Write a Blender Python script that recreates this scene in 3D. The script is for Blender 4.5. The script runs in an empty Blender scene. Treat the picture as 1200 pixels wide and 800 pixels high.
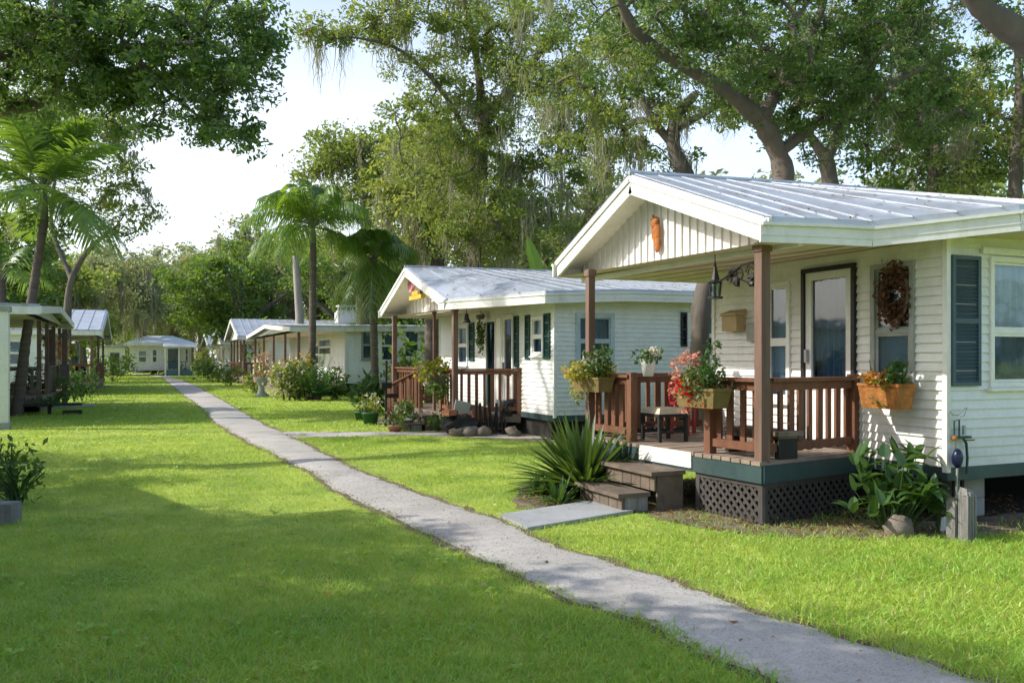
import bpy, math, random
import numpy as np
from mathutils import Vector, Matrix
random.seed(7); RNG = np.random.default_rng(7)
scn = bpy.context.scene
COL = bpy.data.collections.new("place"); scn.collection.children.link(COL)
R = math.radians
V = lambda *a: np.array(a, float)

# ------------------------------------------------------------------ camera frame
CH = 1.65; HOR = 420.0; YAW = math.atan(0.435)
SY, CY = math.sin(YAW), math.cos(YAW)
FW = V(SY, CY, 0); RT = V(CY, -SY, 0)
def at(px, py, d):
    u = (px-600)/1000; v = (HOR-py)/1000
    p = FW*d + RT*(u*d); p[2] = CH + v*d
    return p
def gnd(px, py):
    d = CH/((py-HOR)/1000); p = at(px, py, d); p[2] = 0; return p
def ratio(px):
    u = (px-600)/1000
    return (SY+u*CY)/(CY-u*SY)          # X/Y along this sight line
def onX(px, X, py=420):
    Y = X/ratio(px); d = X*SY+Y*CY
    return V(X, Y, CH+(HOR-py)/1000*d)
def onY(px, Y, py=420):
    X = Y*ratio(px); d = X*SY+Y*CY
    return V(X, Y, CH+(HOR-py)/1000*d)

# ------------------------------------------------------------------ mesh builder
class MB:
    def __init__(s): s.v=[]; s.f=[]; s.n=0; s.mi=[]; s.cm=0
    def add(s, verts, faces):
        """faces: list of index tuples or (k,m) array"""
        verts = np.asarray(verts, float).reshape(-1,3)
        if isinstance(faces, np.ndarray):
            s.f.append((faces.astype(np.int64)+s.n).ravel()); k = np.full(len(faces), faces.shape[1])
        else:
            s.f.append(np.concatenate([np.asarray(f, np.int64) for f in faces])+s.n); k = np.array([len(f) for f in faces])
        s.mi.append((k, np.full(len(k), s.cm)))
        s.v.append(verts); s.n += len(verts); return s
    def poly(s, *pts): return s.add(pts, [tuple(range(len(pts)))])
    def hexa(s, p):    # 8 corners: bottom 0-3 ccw, top 4-7
        return s.add(p, [(3,2,1,0),(4,5,6,7),(0,1,5,4),(1,2,6,5),(2,3,7,6),(3,0,4,7)])
    def box(s, c, size, rz=0.0, rx=0.0, ry=0.0):
        x,y,z = np.array(size)/2
        p = np.array([(-x,-y,-z),(x,-y,-z),(x,y,-z),(-x,y,-z),(-x,-y,z),(x,-y,z),(x,y,z),(-x,y,z)])
        m = np.array(Matrix.Rotation(rz,3,'Z') @ Matrix.Rotation(ry,3,'Y') @ Matrix.Rotation(rx,3,'X'))
        return s.hexa(p@m.T+np.array(c,float))
    def obox(s, fr, u0,u1,n0,n1,z0,z1):
        c = [fr.pt(u,n,z) for z in (z0,z1) for (u,n) in ((u0,n1),(u1,n1),(u1,n0),(u0,n0))]
        return s.hexa(c)
    def beam(s, a, b, w, h, up=(0,0,1)):
        a=np.array(a,float); b=np.array(b,float); d=b-a; L=np.linalg.norm(d); d/=L
        up=np.array(up,float); sd=np.cross(d,up)
        if np.linalg.norm(sd)<1e-6: sd=np.cross(d,V(1,0,0))
        sd/=np.linalg.norm(sd); up=np.cross(sd,d)
        q=[(-w/2,-h/2),(w/2,-h/2),(w/2,h/2),(-w/2,h/2)]
        return s.hexa([a+sd*x+up*y for x,y in q]+[b+sd*x+up*y for x,y in q])
    def tube(s, pts, rad, n=6, cap=True):
        pts=np.asarray(pts,float); m=len(pts)
        rad=np.full(m,rad,float) if np.isscalar(rad) else np.asarray(rad,float)
        t=np.gradient(pts,axis=0); t/=np.linalg.norm(t,axis=1)[:,None]+1e-9
        ref=V(0.31,0.17,1); 
        if abs(t[:,2]).mean()>0.8: ref=V(1,0.2,0.1)
        a=np.cross(t,ref); a/=np.linalg.norm(a,axis=1)[:,None]+1e-9; b=np.cross(t,a)
        th=np.linspace(0,2*np.pi,n,endpoint=False)
        ring=pts[:,None,:]+rad[:,None,None]*(np.cos(th)[None,:,None]*a[:,None,:]+np.sin(th)[None,:,None]*b[:,None,:])
        i=np.arange(m-1)[:,None]*n; j=np.arange(n)[None,:]; j2=(j+1)%n
        F=np.stack([i+j,i+j2,i+n+j2,i+n+j],-1).reshape(-1,4)
        s.add(ring.reshape(-1,3),F)
        if cap:
            s.add(ring[0],[tuple(range(n))]); s.add(ring[-1],[tuple(range(n))[::-1]])
        return s
    def lathe(s, prof, c=(0,0,0), n=16):
        prof=[(max(r,1e-4),z) for r,z in prof]
        th=np.linspace(0,2*np.pi,n,endpoint=False); c=np.array(c,float)
        ring=np.array([[(r*math.cos(t),r*math.sin(t),z) for t in th] for r,z in prof])+c
        m=len(prof); i=np.arange(m-1)[:,None]*n; j=np.arange(n)[None,:]; j2=(j+1)%n
        F=np.stack([i+j,i+j2,i+n+j2,i+n+j],-1).reshape(-1,4)
        return s.add(ring.reshape(-1,3),F)
    def blob(s, c, r, seed=0, n=10, m=7, jit=.18):
        g=np.random.default_rng(seed); r=np.array(r,float)*np.ones(3)
        P=[]
        for i in range(m+1):
            ph=math.pi*i/m
            for j in range(n):
                t=2*math.pi*j/n; k=1+g.uniform(-jit,jit)*(0 if i in(0,m) else 1)
                P.append(np.array(c,float)+r*k*V(math.sin(ph)*math.cos(t),math.sin(ph)*math.sin(t),-math.cos(ph)))
        F=[(i*n+j,i*n+(j+1)%n,(i+1)*n+(j+1)%n,(i+1)*n+j) for i in range(m) for j in range(n)]
        return s.add(P,F)
    def leaves(s, pos, size, g, aspect=.45, up=.35, droop=None):
        """one rhombic folded leaf at each position"""
        k=len(pos); size=np.asarray(size)*np.ones(k)
        nrm=g.normal(size=(k,3)); nrm[:,2]+=up*2; nrm/=np.linalg.norm(nrm,axis=1)[:,None]
        d=g.normal(size=(k,3)); 
        if droop is not None: d[:,2]-=droop
        d-=nrm*(d*nrm).sum(1)[:,None]; d/=np.linalg.norm(d,axis=1)[:,None]+1e-9
        w=np.cross(nrm,d)
        L=(size*g.uniform(.5,1.4,k))[:,None]; W=L*aspect*.5
        a=pos-d*L*.5; c=pos+d*L*.5; b=pos+w*W+nrm*W*.35-d*L*.05; e=pos-w*W+nrm*W*.35-d*L*.05
        v=np.stack([a,b,c,e],1).reshape(-1,3)
        return s.add(v, np.arange(4*k).reshape(k,4))
    def mesh(s, name, mats, org=(0,0,0), smooth=False):
        me=bpy.data.meshes.new(name)
        v=np.concatenate(s.v)-np.array(org,float); fl=np.concatenate(s.f)
        k=np.concatenate([a for a,_ in s.mi]); mi=np.concatenate([b for _,b in s.mi])
        me.vertices.add(len(v)); me.vertices.foreach_set('co',v.astype(np.float32).ravel())
        me.loops.add(len(fl)); me.loops.foreach_set('vertex_index',fl.astype(np.int32))
        me.polygons.add(len(k)); st=np.concatenate([[0],np.cumsum(k)[:-1]])
        me.polygons.foreach_set('loop_start',st.astype(np.int32))
        me.polygons.foreach_set('loop_total',k.astype(np.int32))
        for m in (mats if isinstance(mats,(list,tuple)) else [mats]): me.materials.append(m)
        if mi.max()>0: me.polygons.foreach_set('material_index',mi.astype(np.int32))
        me.polygons.foreach_set('use_smooth',np.full(len(k),bool(smooth)))
        me.update(calc_edges=True); me.validate()
        return me
class Fr:
    def __init__(s,P,U,N): s.P=np.array([P[0],P[1],0.0]); s.U=np.array([U[0],U[1],0.0]); s.N=np.array([N[0],N[1],0.0])
    def pt(s,u,n,z): p=s.P+s.U*u+s.N*n; p[2]=z; return p

ORG={}
def tag(o,label=None,cat=None,group=None,kind=None):
    if label: o['label']=label
    if cat: o['category']=cat
    if group: o['group']=group
    if kind: o['kind']=kind
    return o
def thing(name,label,cat,loc=(0,0,0),group=None,rz=0,sc=1):
    o=bpy.data.objects.new(name,None); COL.objects.link(o); o.empty_display_size=.2
    o.location=loc; o.rotation_euler=(0,0,rz); o.scale=(sc,sc,sc) if np.isscalar(sc) else sc
    ORG[o.name]=np.array(loc,float); return tag(o,label,cat,group)
def part(name,mb,m,parent,label=None,smooth=False,local=False,kind=None):
    """world-space mesh made a child of parent (unrotated chain)"""
    org=np.zeros(3) if local else ORG.get(parent.name,np.zeros(3))
    me=mb if isinstance(mb,bpy.types.Mesh) else mb.mesh(name,m,org,smooth)
    o=bpy.data.objects.new(name,me); COL.objects.link(o); o.parent=parent
    ORG[o.name]=org
    if label: o['label']=label
    if kind: o['kind']=kind
    return o
def solo(name,mb,m,label,cat,loc=(0,0,0),group=None,smooth=False,local=False):
    me=mb if isinstance(mb,bpy.types.Mesh) else mb.mesh(name,m,(0,0,0) if local else loc,smooth)
    o=bpy.data.objects.new(name,me); COL.objects.link(o); o.location=loc; ORG[o.name]=np.array(loc,float)
    return tag(o,label,cat,group)
def struct(name,mb,m,smooth=False,kind='structure'):
    o=bpy.data.objects.new(name,mb.mesh(name,m,(0,0,0),smooth)); COL.objects.link(o); o['kind']=kind; return o
def dup(root,label=None,loc=None,rz=None,sc=None,group=None):
    r=root.copy(); COL.objects.link(r)
    if label: r['label']=label
    if group: r['group']=group
    if loc is not None: r.location=loc
    if rz is not None: r.rotation_euler=(0,0,rz)
    if sc is not None: r.scale=(sc,sc,sc) if np.isscalar(sc) else sc
    for ch in list(root.children):
        c=ch.copy(); COL.objects.link(c); c.parent=r
        for g in list(ch.children):
            e=g.copy(); COL.objects.link(e); e.parent=c
    return r

# ------------------------------------------------------------------ materials
def nodes_of(name):
    m=bpy.data.materials.new(name); m.use_nodes=True; nt=m.node_tree; nt.nodes.clear()
    return m,nt,nt.nodes.new,nt.links.new
def col4(c): return (c[0],c[1],c[2],1)
def mixc(nt,fac,a,b):
    n=nt.nodes.new('ShaderNodeMix'); n.data_type='RGBA'
    for sock,val in ((n.inputs[0],fac),(n.inputs[6],a),(n.inputs[7],b)):
        if hasattr(val,'is_linked') or isinstance(val,bpy.types.NodeSocket): nt.links.new(val,sock)
        elif isinstance(val,(int,float)): sock.default_value=val
        else: sock.default_value=col4(val)
    return n.outputs[2]
def ramp(nt,fac,a,b):
    n=nt.nodes.new('ShaderNodeMapRange'); n.inputs[1].default_value=a; n.inputs[2].default_value=b
    nt.links.new(fac,n.inputs[0]); return n.outputs[0]
def noise(nt,vec,scale,detail=4,rough=.55,stretch=None):
    if stretch is not None:
        mp=nt.nodes.new('ShaderNodeMapping'); mp.inputs['Scale'].default_value=stretch; nt.links.new(vec,mp.inputs[0]); vec=mp.outputs[0]
    n=nt.nodes.new('ShaderNodeTexNoise'); n.inputs['Scale'].default_value=scale; n.inputs['Detail'].default_value=detail
    n.inputs['Roughness'].default_value=rough; nt.links.new(vec,n.inputs['Vector']); return n.outputs[0]
def mat(name,c,rough=.6,var=.18,scale=2.5,c2=None,dirt=None,dirt_amt=.35,bump=.0,bscale=40,metal=0,stretch=None,spec=.4,low=None):
    m,nt,N,L=nodes_of(name)
    tc=N('ShaderNodeTexCoord').outputs['Object']
    a=np.array(c)*(1-var); b=np.array(c)*(1+var) if c2 is None else np.array(c2)
    f=ramp(nt,noise(nt,tc,scale,5,.6,stretch),.3,.7)
    cc=mixc(nt,f,a,np.clip(b,0,1))
    f3=ramp(nt,noise(nt,tc,scale*9,3,.6,stretch),.25,.75)
    cc=mixc(nt,f3,mixc(nt,.12,cc,(0,0,0)),cc)
    if dirt is not None:
        fd=ramp(nt,noise(nt,tc,1.7,8,.7,(1,1,.35)),.48,.75)
        mm=N('ShaderNodeMath'); mm.operation='MULTIPLY'; L(fd,mm.inputs[0]); mm.inputs[1].default_value=dirt_amt
        cc=mixc(nt,mm.outputs[0],cc,dirt)
    if low is not None:     # splash dirt that builds up towards the bottom of the thing (low = (z0,z1,colour))
        sp=N('ShaderNodeSeparateXYZ'); L(tc,sp.inputs[0])
        fl=ramp(nt,sp.outputs[2],low[1],low[0])
        mm=N('ShaderNodeMath'); mm.operation='MULTIPLY'; L(fl,mm.inputs[0]); L(ramp(nt,noise(nt,tc,3,6,.7),.25,.75),mm.inputs[1])
        cc=mixc(nt,mm.outputs[0],cc,low[2])
    p=N('ShaderNodeBsdfPrincipled'); L(cc,p.inputs['Base Color']); p.inputs['Metallic'].default_value=metal
    p.inputs['Specular IOR Level'].default_value=spec
    rr=N('ShaderNodeMapRange'); L(f3,rr.inputs[0]); rr.inputs[3].default_value=max(rough-.12,.03); rr.inputs[4].default_value=min(rough+.12,1); L(rr.outputs[0],p.inputs['Roughness'])
    if bump:
        bn=N('ShaderNodeBump'); bn.inputs['Strength'].default_value=bump; bn.inputs['Distance'].default_value=.02
        L(noise(nt,tc,bscale,6,.65,stretch),bn.inputs['Height']); L(bn.outputs[0],p.inputs['Normal'])
    o=N('ShaderNodeOutputMaterial'); L(p.outputs[0],o.inputs[0]); return m
def leafmat(name,c,c2,trans=.45,rough=.5,patch=.35,gloss=.06,c3=None):
    m,nt,N,L=nodes_of(name)
    ge=N('ShaderNodeNewGeometry'); tc=N('ShaderNodeTexCoord').outputs['Object']
    f=noise(nt,tc,patch,3,.6)
    rnd=ge.outputs['Random Per Island']
    ad=N('ShaderNodeMath'); ad.operation='ADD'; L(rnd,ad.inputs[0]); L(ramp(nt,f,.3,.7),ad.inputs[1])
    hf=N('ShaderNodeMath'); hf.operation='MULTIPLY'; L(ad.outputs[0],hf.inputs[0]); hf.inputs[1].default_value=.5
    cc=mixc(nt,hf.outputs[0],c,c2)
    if c3 is not None: cc=mixc(nt,ramp(nt,rnd,.93,.97),cc,c3)
    d=N('ShaderNodeBsdfDiffuse'); L(cc,d.inputs[0])
    t=N('ShaderNodeBsdfTranslucent'); tcol=mixc(nt,.45,cc,(min(c2[0]*2.2,.6),min(c2[1]*1.9,.6),c2[2]*.5)); L(tcol,t.inputs[0])
    mx=N('ShaderNodeMixShader'); mx.inputs[0].default_value=trans; L(d.outputs[0],mx.inputs[1]); L(t.outputs[0],mx.inputs[2])
    g=N('ShaderNodeBsdfGlossy'); g.inputs['Roughness'].default_value=rough; g.inputs[0].default_value=(.9,.95,1,1)
    m2=N('ShaderNodeMixShader'); m2.inputs[0].default_value=gloss; L(mx.outputs[0],m2.inputs[1]); L(g.outputs[0],m2.inputs[2])
    o=N('ShaderNodeOutputMaterial'); L(m2.outputs[0],o.inputs[0]); return m
def glassmat(name,tint=(.75,.85,.9),refl=1.0):
    m,nt,N,L=nodes_of(name)
    t=N('ShaderNodeBsdfTransparent'); t.inputs[0].default_value=col4(tint)
    g=N('ShaderNodeBsdfGlossy'); g.inputs['Roughness'].default_value=.04; g.inputs[0].default_value=(.85,.92,1,1)
    lw=N('ShaderNodeFresnel'); lw.inputs[0].default_value=1.5
    tc=N('ShaderNodeTexCoord').outputs['Object']
    bn=N('ShaderNodeBump'); bn.inputs['Strength'].default_value=.12; bn.inputs['Distance'].default_value=.02
    L(noise(nt,tc,2.5,2),bn.inputs['Height']); L(bn.outputs[0],g.inputs['Normal'])
    mm=N('ShaderNodeMath'); mm.operation='MULTIPLY_ADD'; L(lw.outputs[0],mm.inputs[0]); mm.inputs[1].default_value=refl; mm.inputs[2].default_value=.06
    mx=N('ShaderNodeMixShader'); L(mm.outputs[0],mx.inputs[0]); L(t.outputs[0],mx.inputs[1]); L(g.outputs[0],mx.inputs[2])
    o=N('ShaderNodeOutputMaterial'); L(mx.outputs[0],o.inputs[0]); return m

M={}
M['siding']=mat('white_vinyl_siding',(.77,.785,.80),.5,.06,1.2,dirt=(.40,.36,.29),dirt_amt=.42,low=(.3,1.1,(.40,.37,.30)))
M['siding_b']=mat('aged_white_siding',(.79,.81,.83),.55,.06,1.0,dirt=(.38,.35,.28),dirt_amt=.42,low=(.3,1.0,(.38,.34,.27)))
M['trim']=mat('white_trim_paint',(.80,.80,.78),.45,.05,2,dirt=(.38,.33,.26),dirt_amt=.34)
M['fascia']=mat('painted_fascia',(.78,.78,.76),.5,.06,1.6,dirt=(.36,.32,.26),dirt_amt=.5,bump=.15,bscale=12)
M['gable']=mat('white_gable_panel',(.70,.71,.70),.5,.06,2,dirt=(.4,.36,.3),dirt_amt=.4)
M['soffit']=mat('cream_soffit',(.66,.56,.42),.6,.07,2,dirt=(.45,.34,.22),dirt_amt=.3)
M['metalroof']=mat('galvanised_roof',(.45,.49,.55),.45,.12,.9,dirt=(.22,.19,.16),dirt_amt=.62,metal=.35,bump=.08,bscale=5)
M['teal']=mat('dark_teal_paint',(.035,.068,.072),.5,.2,3,dirt=(.12,.12,.11),dirt_amt=.4)
M['shutter']=mat('slate_blue_shutter',(.055,.095,.125),.5,.12,4,dirt=(.14,.16,.17),dirt_amt=.3)
M['greenshutter']=mat('bottle_green_shutter',(.012,.062,.056),.5,.2,4)
M['black']=mat('black_paint',(.012,.012,.013),.45,.3,6)
M['iron']=mat('black_wrought_iron',(.015,.014,.013),.5,.3,9,bump=.2,bscale=60)
M['post']=mat('brown_post_paint',(.165,.098,.072),.65,.25,3,dirt=(.33,.25,.20),dirt_amt=.45,stretch=(6,6,.6),bump=.25,bscale=14)
M['rail']=mat('reddish_brown_rail',(.17,.068,.036),.6,.25,4,dirt=(.27,.16,.10),dirt_amt=.45,bump=.25,bscale=18,stretch=(3,3,.6))
M['deck']=mat('weathered_deck_boards',(.29,.225,.175),.75,.3,3,dirt=(.14,.11,.09),dirt_amt=.5,bump=.3,bscale=22)
M['oldwood']=mat('old_brown_wood',(.155,.12,.092),.8,.3,5,dirt=(.33,.27,.21),dirt_amt=.6,bump=.5,bscale=25)
M['greywood']=mat('grey_weathered_wood',(.27,.26,.25),.85,.3,4,dirt=(.10,.09,.08),dirt_amt=.6,bump=.7,bscale=18,stretch=(5,5,.5))
M['lattice']=mat('dark_brown_lattice',(.062,.055,.052),.75,.25,5,dirt=(.15,.135,.12),dirt_amt=.5,bump=.2)
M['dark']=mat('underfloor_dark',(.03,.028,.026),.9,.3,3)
M['concrete']=mat('pale_concrete',(.36,.37,.38),.85,.12,1.6,dirt=(.22,.2,.17),dirt_amt=.5,bump=.3,bscale=30)
M['block']=mat('concrete_block',(.30,.30,.29),.9,.15,4,bump=.4,bscale=40)
M['stone']=mat('field_stone',(.24,.20,.16),.85,.3,4,dirt=(.10,.11,.08),dirt_amt=.5,bump=.7,bscale=14)
M['glass']=glassmat('window_glass')
M['glass_d']=glassmat('dark_window_glass',(.42,.55,.66),.9)
M['curtain']=mat('white_curtain',(.66,.68,.70),.9,.06,3)
M['curtain_b']=mat('blue_grey_blind',(.20,.30,.40),.9,.12,3)
M['inside']=mat('room_interior',(.10,.09,.085),.9,.2,1)
M['bark']=mat('oak_bark',(.12,.10,.082),.9,.35,3.5,dirt=(.22,.205,.18),dirt_amt=.5,bump=1.0,bscale=9,stretch=(2.2,2.2,.5))
M['bark_p']=mat('palm_bark',(.125,.10,.082),.9,.3,3,dirt=(.10,.085,.07),dirt_amt=.6,bump=.8,bscale=10,stretch=(.6,.6,5))
M['bark_g']=mat('smooth_grey_bark',(.13,.108,.09),.85,.25,2.5,dirt=(.17,.13,.10),dirt_amt=.6,bump=.6,bscale=8,stretch=(1.5,1.5,.6))
M['shaft']=mat('palm_crownshaft',(.16,.19,.09),.6,.25,3)
M['pole']=mat('pale_wood_pole',(.36,.33,.29),.85,.15,2,stretch=(4,4,.4))
M['leaf_over']=leafmat('dark_oak_leaf',(.045,.105,.036),(.135,.22,.06),.42,.35,.4,.02)
M['leaf_boughs']=leafmat('overhanging_oak_leaf',(.055,.13,.045),(.16,.27,.07),.48,.35,.5,.04)
M['leaf_oak']=leafmat('oak_leaf',(.07,.135,.040),(.235,.305,.085),.50,.5,.45,.02)
M['leaf_mid']=leafmat('mid_green_leaf',(.040,.095,.023),(.135,.225,.045),.45,.5,.45,.025)
M['leaf_pale']=leafmat('pale_haze_tinted_leaf',(.15,.195,.12),(.29,.33,.17),.45,.6,.25,.04)  # distance haze of the far trees is put into this pale colour
M['leaf_yel']=leafmat('yellow_green_leaf',(.11,.18,.045),(.28,.345,.09),.55,.5,.4,.04)
M['leaf_dense']=leafmat('dense_green_leaf',(.05,.12,.018),(.15,.25,.03),.5,.5,.4,.05)
M['moss']=leafmat('spanish_moss',(.20,.20,.155),(.33,.32,.25),.4,.8,1.0,.01)
M['frond']=leafmat('palm_frond',(.055,.14,.025),(.18,.30,.045),.5,.42,.7,.05)
M['frond_d']=leafmat('dark_palm_frond',(.028,.085,.035),(.075,.17,.06),.35,.4,.7,.08)
M['strap']=leafmat('strap_leaf',(.03,.085,.022),(.11,.19,.04),.4,.42,2,.06)
M['plantleaf']=leafmat('garden_leaf',(.03,.085,.02),(.085,.17,.035),.4,.5,3,.035)
M['lime']=leafmat('lime_leaf',(.11,.17,.02),(.24,.28,.03),.5,.5,3,.05)
M['redfl']=leafmat('red_petal',(.55,.015,.012),(.75,.05,.03),.3,.6,3,.02)
M['pinkfl']=leafmat('pink_petal',(.60,.18,.15),(.80,.42,.34),.35,.6,3,.02)
M['yelfl']=leafmat('yellow_petal',(.55,.34,.02),(.75,.58,.08),.4,.6,3,.02)
M['whitefl']=leafmat('white_petal',(.62,.55,.45),(.80,.74,.66),.4,.6,3,.02)
M['orgfl']=leafmat('orange_petal',(.5,.17,.03),(.62,.3,.08),.4,.6,3,.02)
M['dryleaf']=leafmat('dry_leaf',(.16,.085,.03),(.30,.18,.08),.25,.7,3,.02)
M['wreath']=leafmat('autumn_wreath_leaf',(.055,.028,.018),(.20,.075,.035),.2,.6,6,.03,c3=(.09,.10,.03))
M['ochre']=mat('ochre_planter',(.19,.135,.045),.65,.25,6,dirt=(.15,.15,.05),dirt_amt=.6,bump=.3)
M['orange']=mat('orange_wicker',(.36,.14,.03),.7,.45,9,bump=.7,bscale=50)
M['rust']=mat('rusty_orange_carving',(.42,.14,.03),.7,.35,9,bump=.8,bscale=30)
M['white']=mat('white_enamel',(.78,.78,.77),.4,.05,3)
M['terr']=mat('terracotta',(.34,.14,.075),.8,.2,5)
M['greenpot']=mat('green_plastic_pot',(.03,.12,.06),.5,.2,5)
M['greypot']=mat('grey_pot',(.33,.35,.33),.7,.15,5)
M['card']=mat('tan_box',(.48,.35,.20),.7,.12,4)
M['steel']=mat('dull_steel',(.40,.42,.44),.4,.1,5,metal=.7)
M['navy']=mat('navy_meter',(.012,.018,.06),.3,.2,5)
M['green']=mat('green_painted_steel',(.015,.06,.045),.5,.2,5)
M['scrap']=mat('dark_scrap_metal',(.022,.023,.025),.35,.4,5,metal=.5,dirt=(.10,.11,.12),dirt_amt=.5)
M['bouncesid']=mat('bounce_lit_siding',(.82,.82,.80),.5,.06,1.2,dirt=(.40,.34,.25),dirt_amt=.4,low=(.3,1.1,(.40,.36,.28)))  # white siding with the porch's warm bounce light put into its colour
M['whiteroof']=mat('white_roof_paint',(.78,.80,.82),.5,.08,1)
M['red']=mat('red_paint',(.30,.015,.018),.45,.15,4)
M['bluec']=mat('blue_grey_cloth',(.09,.17,.24),.8,.15,4)
M['pinkc']=mat('pink_painted_wood',(.62,.26,.33),.7,.1,5)
M['yellowc']=mat('yellow_painted_wood',(.62,.40,.05),.7,.15,5)
M['bin']=mat('dark_bin_plastic',(.02,.022,.026),.45,.2,4)
M['blueprop']=mat('pale_blue_box',(.45,.53,.60),.5,.1,4)
# ------------------------------------------------------------------ house pieces
def siding(mb,fr,L,z0,z1,holes=(),lap=.094,out=.022):
    z=z0
    while z<z1-1e-6:
        zt=min(z+lap,z1); cuts=sorted({z,zt}|{h for q in holes for h in q[2:4] if z<h<zt})
        for a,b in zip(cuts,cuts[1:]):
            iv=[(0,L)]
            for (u0,u1,h0,h1) in holes:
                if h0<(a+b)/2<h1:
                    iv=[s for (p,q) in iv for s in ((p,min(q,u0)),(max(p,u1),q)) if s[1]-s[0]>1e-4]
            na=out*(1-(a-z)/lap)+.002; nb=out*(1-(b-z)/lap)+.002
            for p,q in iv:
                mb.poly(fr.pt(p,na,a),fr.pt(q,na,a),fr.pt(q,nb,b),fr.pt(p,nb,b))
                if a==z: mb.poly(fr.pt(p,.001,a),fr.pt(q,.001,a),fr.pt(q,na,a),fr.pt(p,na,a))
        z=zt
def framebox(mb,fr,u0,u1,z0,z1,w,n0,n1,wb=None):
    wb=wb or w
    mb.obox(fr,u0,u0+w,n0,n1,z0,z1); mb.obox(fr,u1-w,u1,n0,n1,z0,z1)
    mb.obox(fr,u0+w,u1-w,n0,n1,z1-w,z1); mb.obox(fr,u0+w,u1-w,n0,n1,z0,z0+wb)
def window(home,fr,u0,u1,z0,z1,frame='white',cur='curtain',cur_lo=None,hung=.5,w=.055,glass='glass_d',folds=True,sill=True,label=None):
    mb=MB(); framebox(mb,fr,u0,u1,z0,z1,w,-.05,.045)
    if sill: mb.obox(fr,u0-.03,u1+.03,-.02,.075,z0-.035,z0-.002)
    zm=z0+(z1-z0)*hung
    mb.obox(fr,u0+w,u1-w,-.035,.03,zm-.02,zm+.02)
    framebox(mb,fr,u0+w+.001,u1-w-.001,zm+.021,z1-w-.001,.025,-.03,.012); framebox(mb,fr,u0+w+.001,u1-w-.001,z0+w+.001,zm-.021,.03,-.03,.022)
    f=part('window',mb,M[frame],home,label)
    g=MB(); g.poly(fr.pt(u0+w,-.005,zm),fr.pt(u1-w,-.005,zm),fr.pt(u1-w,-.005,z1-w),fr.pt(u0+w,-.005,z1-w)); part('pane',g,M['glass'],f)
    g=MB(); g.poly(fr.pt(u0+w,.004,z0+w),fr.pt(u1-w,.004,z0+w),fr.pt(u1-w,.004,zm),fr.pt(u0+w,.004,zm)); part('pane',g,M[glass],f)
    for c,a,b in ((cur,zm-.01 if cur_lo!=cur else z0,z1),(cur_lo if cur_lo!=cur else None,z0,zm-.01)):
        if not c: continue
        q=MB(); n=max(6,int((u1-u0)/.035))
        us=np.linspace(u0+.02,u1-.02,n); ns=-.085+.02*np.sin(np.arange(n)*1.9)*(1 if folds else 0)
        for i in range(n-1): q.poly(fr.pt(us[i],ns[i],a),fr.pt(us[i+1],ns[i+1],a),fr.pt(us[i+1],ns[i+1],b),fr.pt(us[i],ns[i],b))
        part('curtain' if folds else 'blind',q,M[c],f)
    return f
def shutter(home,fr,u0,u1,z0,z1,m='shutter',label=None):
    mb=MB(); w=.04; framebox(mb,fr,u0,u1,z0,z1,w,.016,.05); zm=(z0+z1)/2
    mb.obox(fr,u0+w,u1-w,.016,.05,zm-.025,zm+.025); mb.obox(fr,u0+w,u1-w,.016,.022,z0+w,z1-w)
    for a,b in ((z0+w,zm-.025),(zm+.025,z1-w)):
        k=max(3,int((b-a)/.035))
        for i in range(k):
            z=a+(b-a)*(i+.5)/k
            mb.poly(fr.pt(u0+w,.046,z-.012),fr.pt(u1-w,.046,z-.012),fr.pt(u1-w,.026,z+.012),fr.pt(u0+w,.026,z+.012))
    return part('shutter',mb,M[m],home,label)
def glassdoor(home,fr,u0,u1,z0,z1,outer='black',inner='white',panel=.34,cur='curtain_b',label=None,glass='glass_d',w=.09):
    mb=MB(); framebox(mb,fr,u0-.05,u1+.05,z0,z1+.05,.05,-.03,.055)
    o=part('door_frame',mb,M[outer],home)
    mb=MB(); framebox(mb,fr,u0+.003,u1-.003,z0+.01,z1-.003,w,-.02,.03)
    zp=z0+(z1-z0)*panel
    if panel>.05:
        mb.obox(fr,u0+w,u1-w,-.015,.018,z0+.1,zp-.05); mb.obox(fr,u0+w,u1-w,-.02,.03,zp-.05,zp+.03)
    d=part('door',mb,M[inner],home,label)
    g=MB(); g.poly(fr.pt(u0+w,.0,zp),fr.pt(u1-w,.0,zp),fr.pt(u1-w,.0,z1-w),fr.pt(u0+w,.0,z1-w)); part('pane',g,M[glass],d)
    h=MB(); h.obox(fr,u0+.02,u0+.06,.03,.07,z0+.95,z0+1.1); part('handle',h,M['steel'],d)
    if cur:
        q=MB(); us=np.linspace(u0+.05,u1-.05,22); ns=-.1+.02*np.sin(np.arange(22)*2.1)
        for i in range(21): q.poly(fr.pt(us[i],ns[i],zp),fr.pt(us[i+1],ns[i+1],zp),fr.pt(us[i+1],ns[i+1],z1),fr.pt(us[i],ns[i],z1))
        part('curtain',q,M[cur],d)
    return d
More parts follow.
